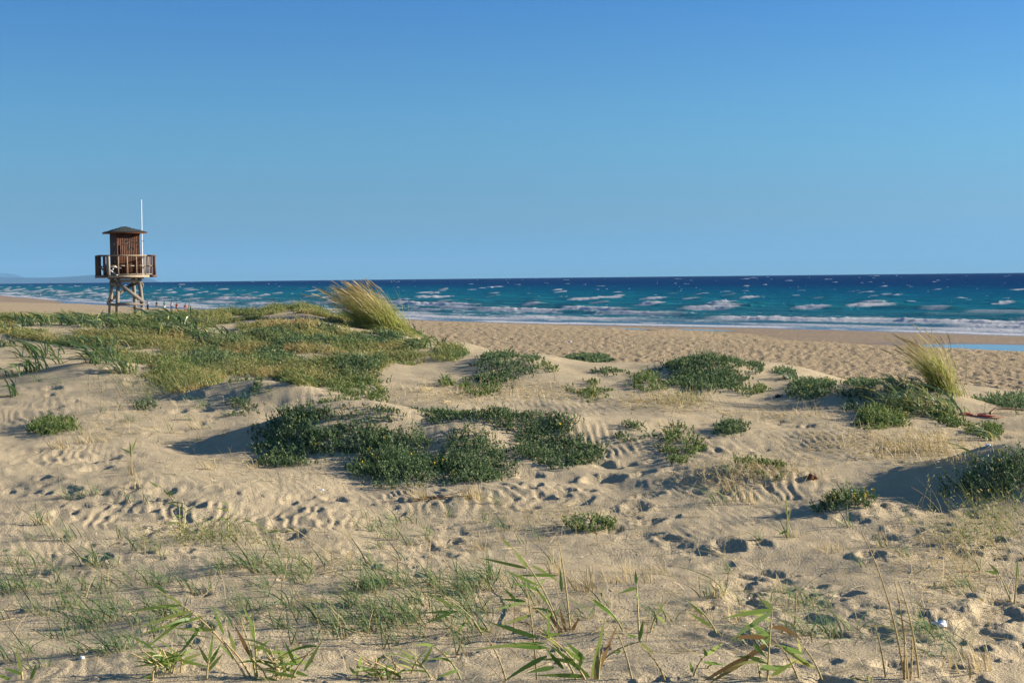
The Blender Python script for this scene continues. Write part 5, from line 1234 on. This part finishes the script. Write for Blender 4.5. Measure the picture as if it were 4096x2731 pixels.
# ------------------------------------------------------------------ people on the beach
m_skin = plain('skin', (.42, .25, .17), .6, .08); m_hair = plain('dark_hair', (.03, .02, .015), .6, .2)
def cloth(n, c): return plain(n, c, .85, .12, 20)
def skin_obj(name, verts, edges, mt, parent, sub=1):
    me = bpy.data.meshes.new(name); me.from_pydata([v[:3] for v in verts], edges, []); me.materials.append(mt)
    o = link(name, me, parent); md = o.modifiers.new('skin', 'SKIN'); md.use_smooth_shade = True
    for i, v in enumerate(verts):
        me.skin_vertices[0].data[i].radius = (v[3], v[3])
    me.skin_vertices[0].data[0].use_root = True
    if sub: s_ = o.modifiers.new('sub', 'SUBSURF'); s_.levels = sub; s_.render_levels = sub
    return o
def person(px, py, hpx, lab, top, bottom, mode, turn=0, stride=.1, dmin=120, arms=0.0, bend=0.0):
    Dg = np.geomspace(dmin, 1500, 900); u_ = (px - 512) / F
    dd = ray(px, 300); X_ = dd[0] / dd[1] * Dg; Z_ = hgrid(X_, Dg); uu, vvv = project(np.stack([X_, Dg, Z_], 1))
    k = int(np.argmin(np.abs(vvv - py))); c = np.array([X_[k], Dg[k], Z_[k]])
    hm = float(np.clip(hpx * c[1] / F, 1.45, 1.78)); s = hm / 1.7
    root = empty('person', c, lab, 'person', 'people walking on the beach', rz=turn); root.scale = (s, s, s)
    B = lambda x, y, z: (x, y + bend * max(0, z - .95), z)
    st = stride
    V = [(*B(0, 0, .95), .125), (*B(0, 0, 1.12), .115), (*B(0, .01, 1.32), .135), (*B(0, 0, 1.46), .058), (*B(0, .02, 1.53), .062), (*B(0, .03, 1.61), .088), (*B(0, .02, 1.68), .06), (*B(0, .125, 1.595), .014)]
    E = [(0, 1), (1, 2), (2, 3), (3, 4), (4, 5), (5, 6), (5, 7)]
    for sg in (-1, 1):
        i = len(V); off = st * sg
        V += [(sg * .09, 0, .88, .088), (sg * .10, off * .6 + .03, .50, .058), (sg * .10, off - .03, .09, .040), (sg * .11, off + .12, .03, .03)]
        E += [(0, i), (i, i + 1), (i + 1, i + 2), (i + 2, i + 3)]
        i = len(V); sw_ = -off * .8
        V += [(*B(sg * .17, 0, 1.40), .058), (*B(sg * (.235 + arms), sw_ * .4, 1.13), .042), (*B(sg * (.25 + arms), sw_ + .05, .90), .028), (*B(sg * (.25 + arms), sw_ + .06, .84), .026)]
        E += [(2, i), (i, i + 1), (i + 1, i + 2), (i + 2, i + 3)]
        h = len(V)
        for kx, (fx, ln) in enumerate(((-.03, .075), (-.01, .09), (.01, .085), (.03, .07))):
            V.append((*B(sg * (.25 + arms), sw_ + .06 + fx, .80 - ln + .02), .008)); E.append((i + 3, h + kx))
        V.append((*B(sg * (.22 + arms), sw_ + .10, .80), .009)); E.append((i + 3, h + 4))
    body = skin_obj('body', V, E, m_skin, root)
    b = Acc(); rings = []
    for t in np.linspace(0, 1, 6):
        a_ = t * math.pi / 2 * 1.05; rings.append([B(.098 * math.cos(a_) * math.cos(q), -.0 + .105 * math.cos(a_) * math.sin(q) + .012, 1.615 + .105 * math.sin(a_) - (.06 * (1 - t) if math.sin(q) < .3 else 0)) for q in np.linspace(0, 2 * np.pi, 12, endpoint=False)])
    b.add(np.array(rings).reshape(-1, 3), gridfaces(6, 12, True)[:, ::-1]); b.obj('hair', m_hair, root)
    if top:
        T_ = [(*B(0, 0, .92), .145), (*B(0, 0, 1.12), .135), (*B(0, .01, 1.34), .155), (*B(0, 0, 1.44), .075)]; Ee = [(0, 1), (1, 2), (2, 3)]
        for sg in (-1, 1):
            i = len(T_); T_ += [(*B(sg * .17, 0, 1.40), .072), (*B(sg * (.22 + arms), -st * sg * .25, 1.19), .062)]; Ee += [(2, i), (i, i + 1)]
        skin_obj('shirt', T_, Ee, cloth('shirt_cloth', top), root)
    if mode == 'skirt':
        b = Acc(); zz_ = np.array([.98, .9, .6, .25, .07]); rr_ = np.array([.15, .175, .18, .2, .22]); q = np.linspace(0, 2 * np.pi, 18, endpoint=False)
        b.add(np.stack([np.outer(rr_, np.cos(q)), np.outer(rr_ * .85, np.sin(q)) + st * .2, np.outer(zz_, np.ones(18))], -1).reshape(-1, 3), gridfaces(5, 18, True)); b.obj('skirt', cloth('skirt_cloth', bottom), root)
    else:
        zk = .55 if mode == 'shorts' else .12; T_ = [(0, 0, .97, .142)]; Ee = []
        for sg in (-1, 1):
            i = len(T_); off = st * sg; T_ += [(sg * .09, 0, .86, .108), (sg * .10, off * .6 * (.88 - .5) / .38 * .9 if mode == 'shorts' else off * .6 + .03, .56, .09)]; Ee += [(0, i), (i, i + 1)]
            if mode != 'shorts': T_.append((sg * .10, off - .03, .12, .07)); Ee.append((i + 1, i + 2))
        skin_obj('shorts' if mode == 'shorts' else 'trousers', T_, Ee, cloth('lower_cloth', bottom), root)
    return root
person(147.7, 309.4, 8.6, 'person in a white shirt and long dark skirt right beside the tower', (.75, .74, .72), (.035, .025, .035), 'skirt', -.2, .05, 120)
person(156.7, 309.9, 9.2, 'person in a dark green vest and dark shorts with bare legs', (.06, .11, .075), (.05, .055, .07), 'shorts', .3, .10)
person(164.6, 310.4, 8.0, 'person in a green top and white shorts walking past the dark vest', (.02, .22, .12), (.72, .73, .76), 'shorts', .6, .18, bend=.12)
person(171.4, 311.0, 8.0, 'person in a cream shirt half hidden behind strap leaves', (.62, .56, .46), (.06, .08, .10), 'trousers', .2, .12)
person(176.6, 312.4, 7.8, 'person in a bright red top walking next to the cream shirt', (.62, .07, .03), (.25, .05, .04), 'shorts', -.3, .14)
person(185.2, 314.0, 7.4, 'person in a pale red top at the right end of the walking group', (.60, .11, .09), (.45, .16, .15), 'shorts', .2, .12)
person(40.4, 296.3, 4.2, 'lone distant person in purple at the far water edge on the left', (.26, .09, .22), (.55, .5, .55), 'shorts', .2, .12)

# ------------------------------------------------------------------ small things lying about
def crumple(name, px, py, r, mt, lab, cat, seed, flat=.6):
    import bmesh
    p = at(px, py); bm_ = bmesh.new(); bmesh.ops.create_icosphere(bm_, subdivisions=3, radius=r); rg_ = np.random.default_rng(seed)
    for v in bm_.verts:
        k = 1 + .45 * float(noise(np.array([v.co.x / r * 1.4 + seed]), np.array([v.co.y / r * 1.4 + v.co.z / r]), 8)[0]) + rg_.normal(0, .10); v.co *= k; v.co.z *= flat
    me = bpy.data.meshes.new(name); bm_.to_mesh(me); bm_.free(); me.materials.append(mt)
    o = link(name, me, None, (p[0], p[1], p[2] + r * flat * .5)); return tag(o, lab, cat)
m_paper = plain('white_paper', (.80, .80, .80), .8, .06)
crumple('crumpled_paper', 941, 627, .05, m_paper, 'crumpled white paper on the sand among the lower right footprints', 'litter', 3, .5)
crumple('plastic_litter', 570, 341.5, .11, m_paper, 'white plastic litter alone on the trampled beach', 'litter', 4, .55)
crumple('paper_scrap', 322, 490, .03, m_paper, 'tiny white scrap on the sand below the central mound shadow', 'litter', 5, .4)
crumple('paper_scrap', 988, 445, .035, m_paper, 'tiny white scrap below the lone bright green bush', 'litter', 6, .4)
crumple('dung', 812, 479, .075, plain('brown_dung', (.16, .07, .035), .8, .4), 'small reddish brown clod on the rippled sand at right', 'clod', 7, .6)
crumple('plastic_bag', 778, 397, .05, m_black, 'small black plastic lump on the sand under the crest', 'litter', 8, .8)
crumple('shell_scrap', 82, 658, .02, m_paper, 'pale shell fragment on smooth sand at bottom left', 'litter', 9, .5)
# red strip of tape and driftwood
def strip_px(name, pts, w, mt, lab, cat, lift=.015):
    P_ = np.array([at(*q) for q in pts]); n = len(P_); L = Acc()
    tt = np.linspace(0, n - 1, 24); Q = np.stack([np.interp(tt, np.arange(n), P_[:, k]) for k in range(3)], -1); Q[:, 2] = hgrid(Q[:, 0], Q[:, 1]) + lift + .012 * np.sin(tt * 5)
    T_ = unit(np.gradient(Q, axis=0)); sd_ = unit(np.cross(T_, [0, 0, 1])); tw_ = .6 * np.sin(tt * 2.2)
    V = np.vstack([Q - sd_ * w / 2 - [0, 0, 0], Q + sd_ * w / 2 + np.stack([0 * tt, 0 * tt, .06 * np.abs(tw_)], -1)]); L.add(V, gridfaces(2, len(Q)))
    L.add(V - [0, 0, .004], gridfaces(2, len(Q))[:, ::-1]); return tag(L.obj(name, mt), lab, cat)
strip_px('plastic_tape', [(960, 414.3), (970, 414.8), (982, 416), (1003, 418)], .085, plain('red_plastic', (.72, .26, .24), .5, .1, transl=.3), 'faded red plastic tape lying on sand right of the strap leaves', 'tape')
def stick(pts, r, lab, nm='driftwood_branch'):
    P_ = np.array([at(*q) + [0, 0, h] for *q, h in pts]); a = Acc(); tube(a, P_, np.linspace(r, r * .5, len(P_)), 6); tag(a.obj(nm, m_twig), lab, 'driftwood')
stick([(990, 415.5, .04), (996, 413, .09), (1010, 413, .08), (1040, 414, .05)], .03, 'dark forked driftwood branch right of the red tape')
stick([(412, 502, .02), (425, 501.5, .04), (445, 500, .03), (470, 497, .02)], .014, 'thin grey driftwood stick in front of the central mound')
stick([(420, 498, .02), (440, 500, .05), (462, 496, .06)], .009, 'curved pale twig crossing the driftwood stick')
stick([(514, 634, .0), (515, 600, .04), (518, 588, .10)], .006, 'dark dead twig among the middle reeds')
stick([(1000, 440, .0), (1006, 430, .12), (1016, 418, .3)], .006, 'thin bare upright twig right of the lone bright green bush')
# far sail
d_ = ray(172, 280.2); c = np.array([d_[0] / d_[1] * 5200, 5200, -5200 ** 2 / (2 * RE)])
sb = empty('sailing_boat', c, 'tiny white sail far out near the horizon right of the tower', 'boat')
a = Acc(); x = np.linspace(-1, 1, 9); hw = .9 * (1 - x ** 4) + .03
a.add(np.vstack([np.stack([x * 3.5, -hw * .3, 0 * x - .2], -1), np.stack([x * 3.7, -hw, 0 * x + .8], -1), np.stack([x * 3.7, hw, 0 * x + .8], -1), np.stack([x * 3.5, hw * .3, 0 * x - .2], -1)]), gridfaces(4, 9)[:, ::-1]); a.obj('hull', m_white, sb)
a = Acc(); tube(a, [(.2, 0, .5), (.2, 0, 9.5)], .07, 6); a.obj('mast', m_polew, sb)
a = Acc(); t = np.linspace(0, 1, 8); a.add(np.vstack([np.stack([.1 + 0 * t, .1 * np.sin(np.pi * t), 1.2 + 8 * t], -1), np.stack([.1 - 3.0 * (1 - t), .35 * np.sin(np.pi * t), 1.2 + 8 * t], -1)]), gridfaces(2, 8)); a.obj('sail', m_white, sb)
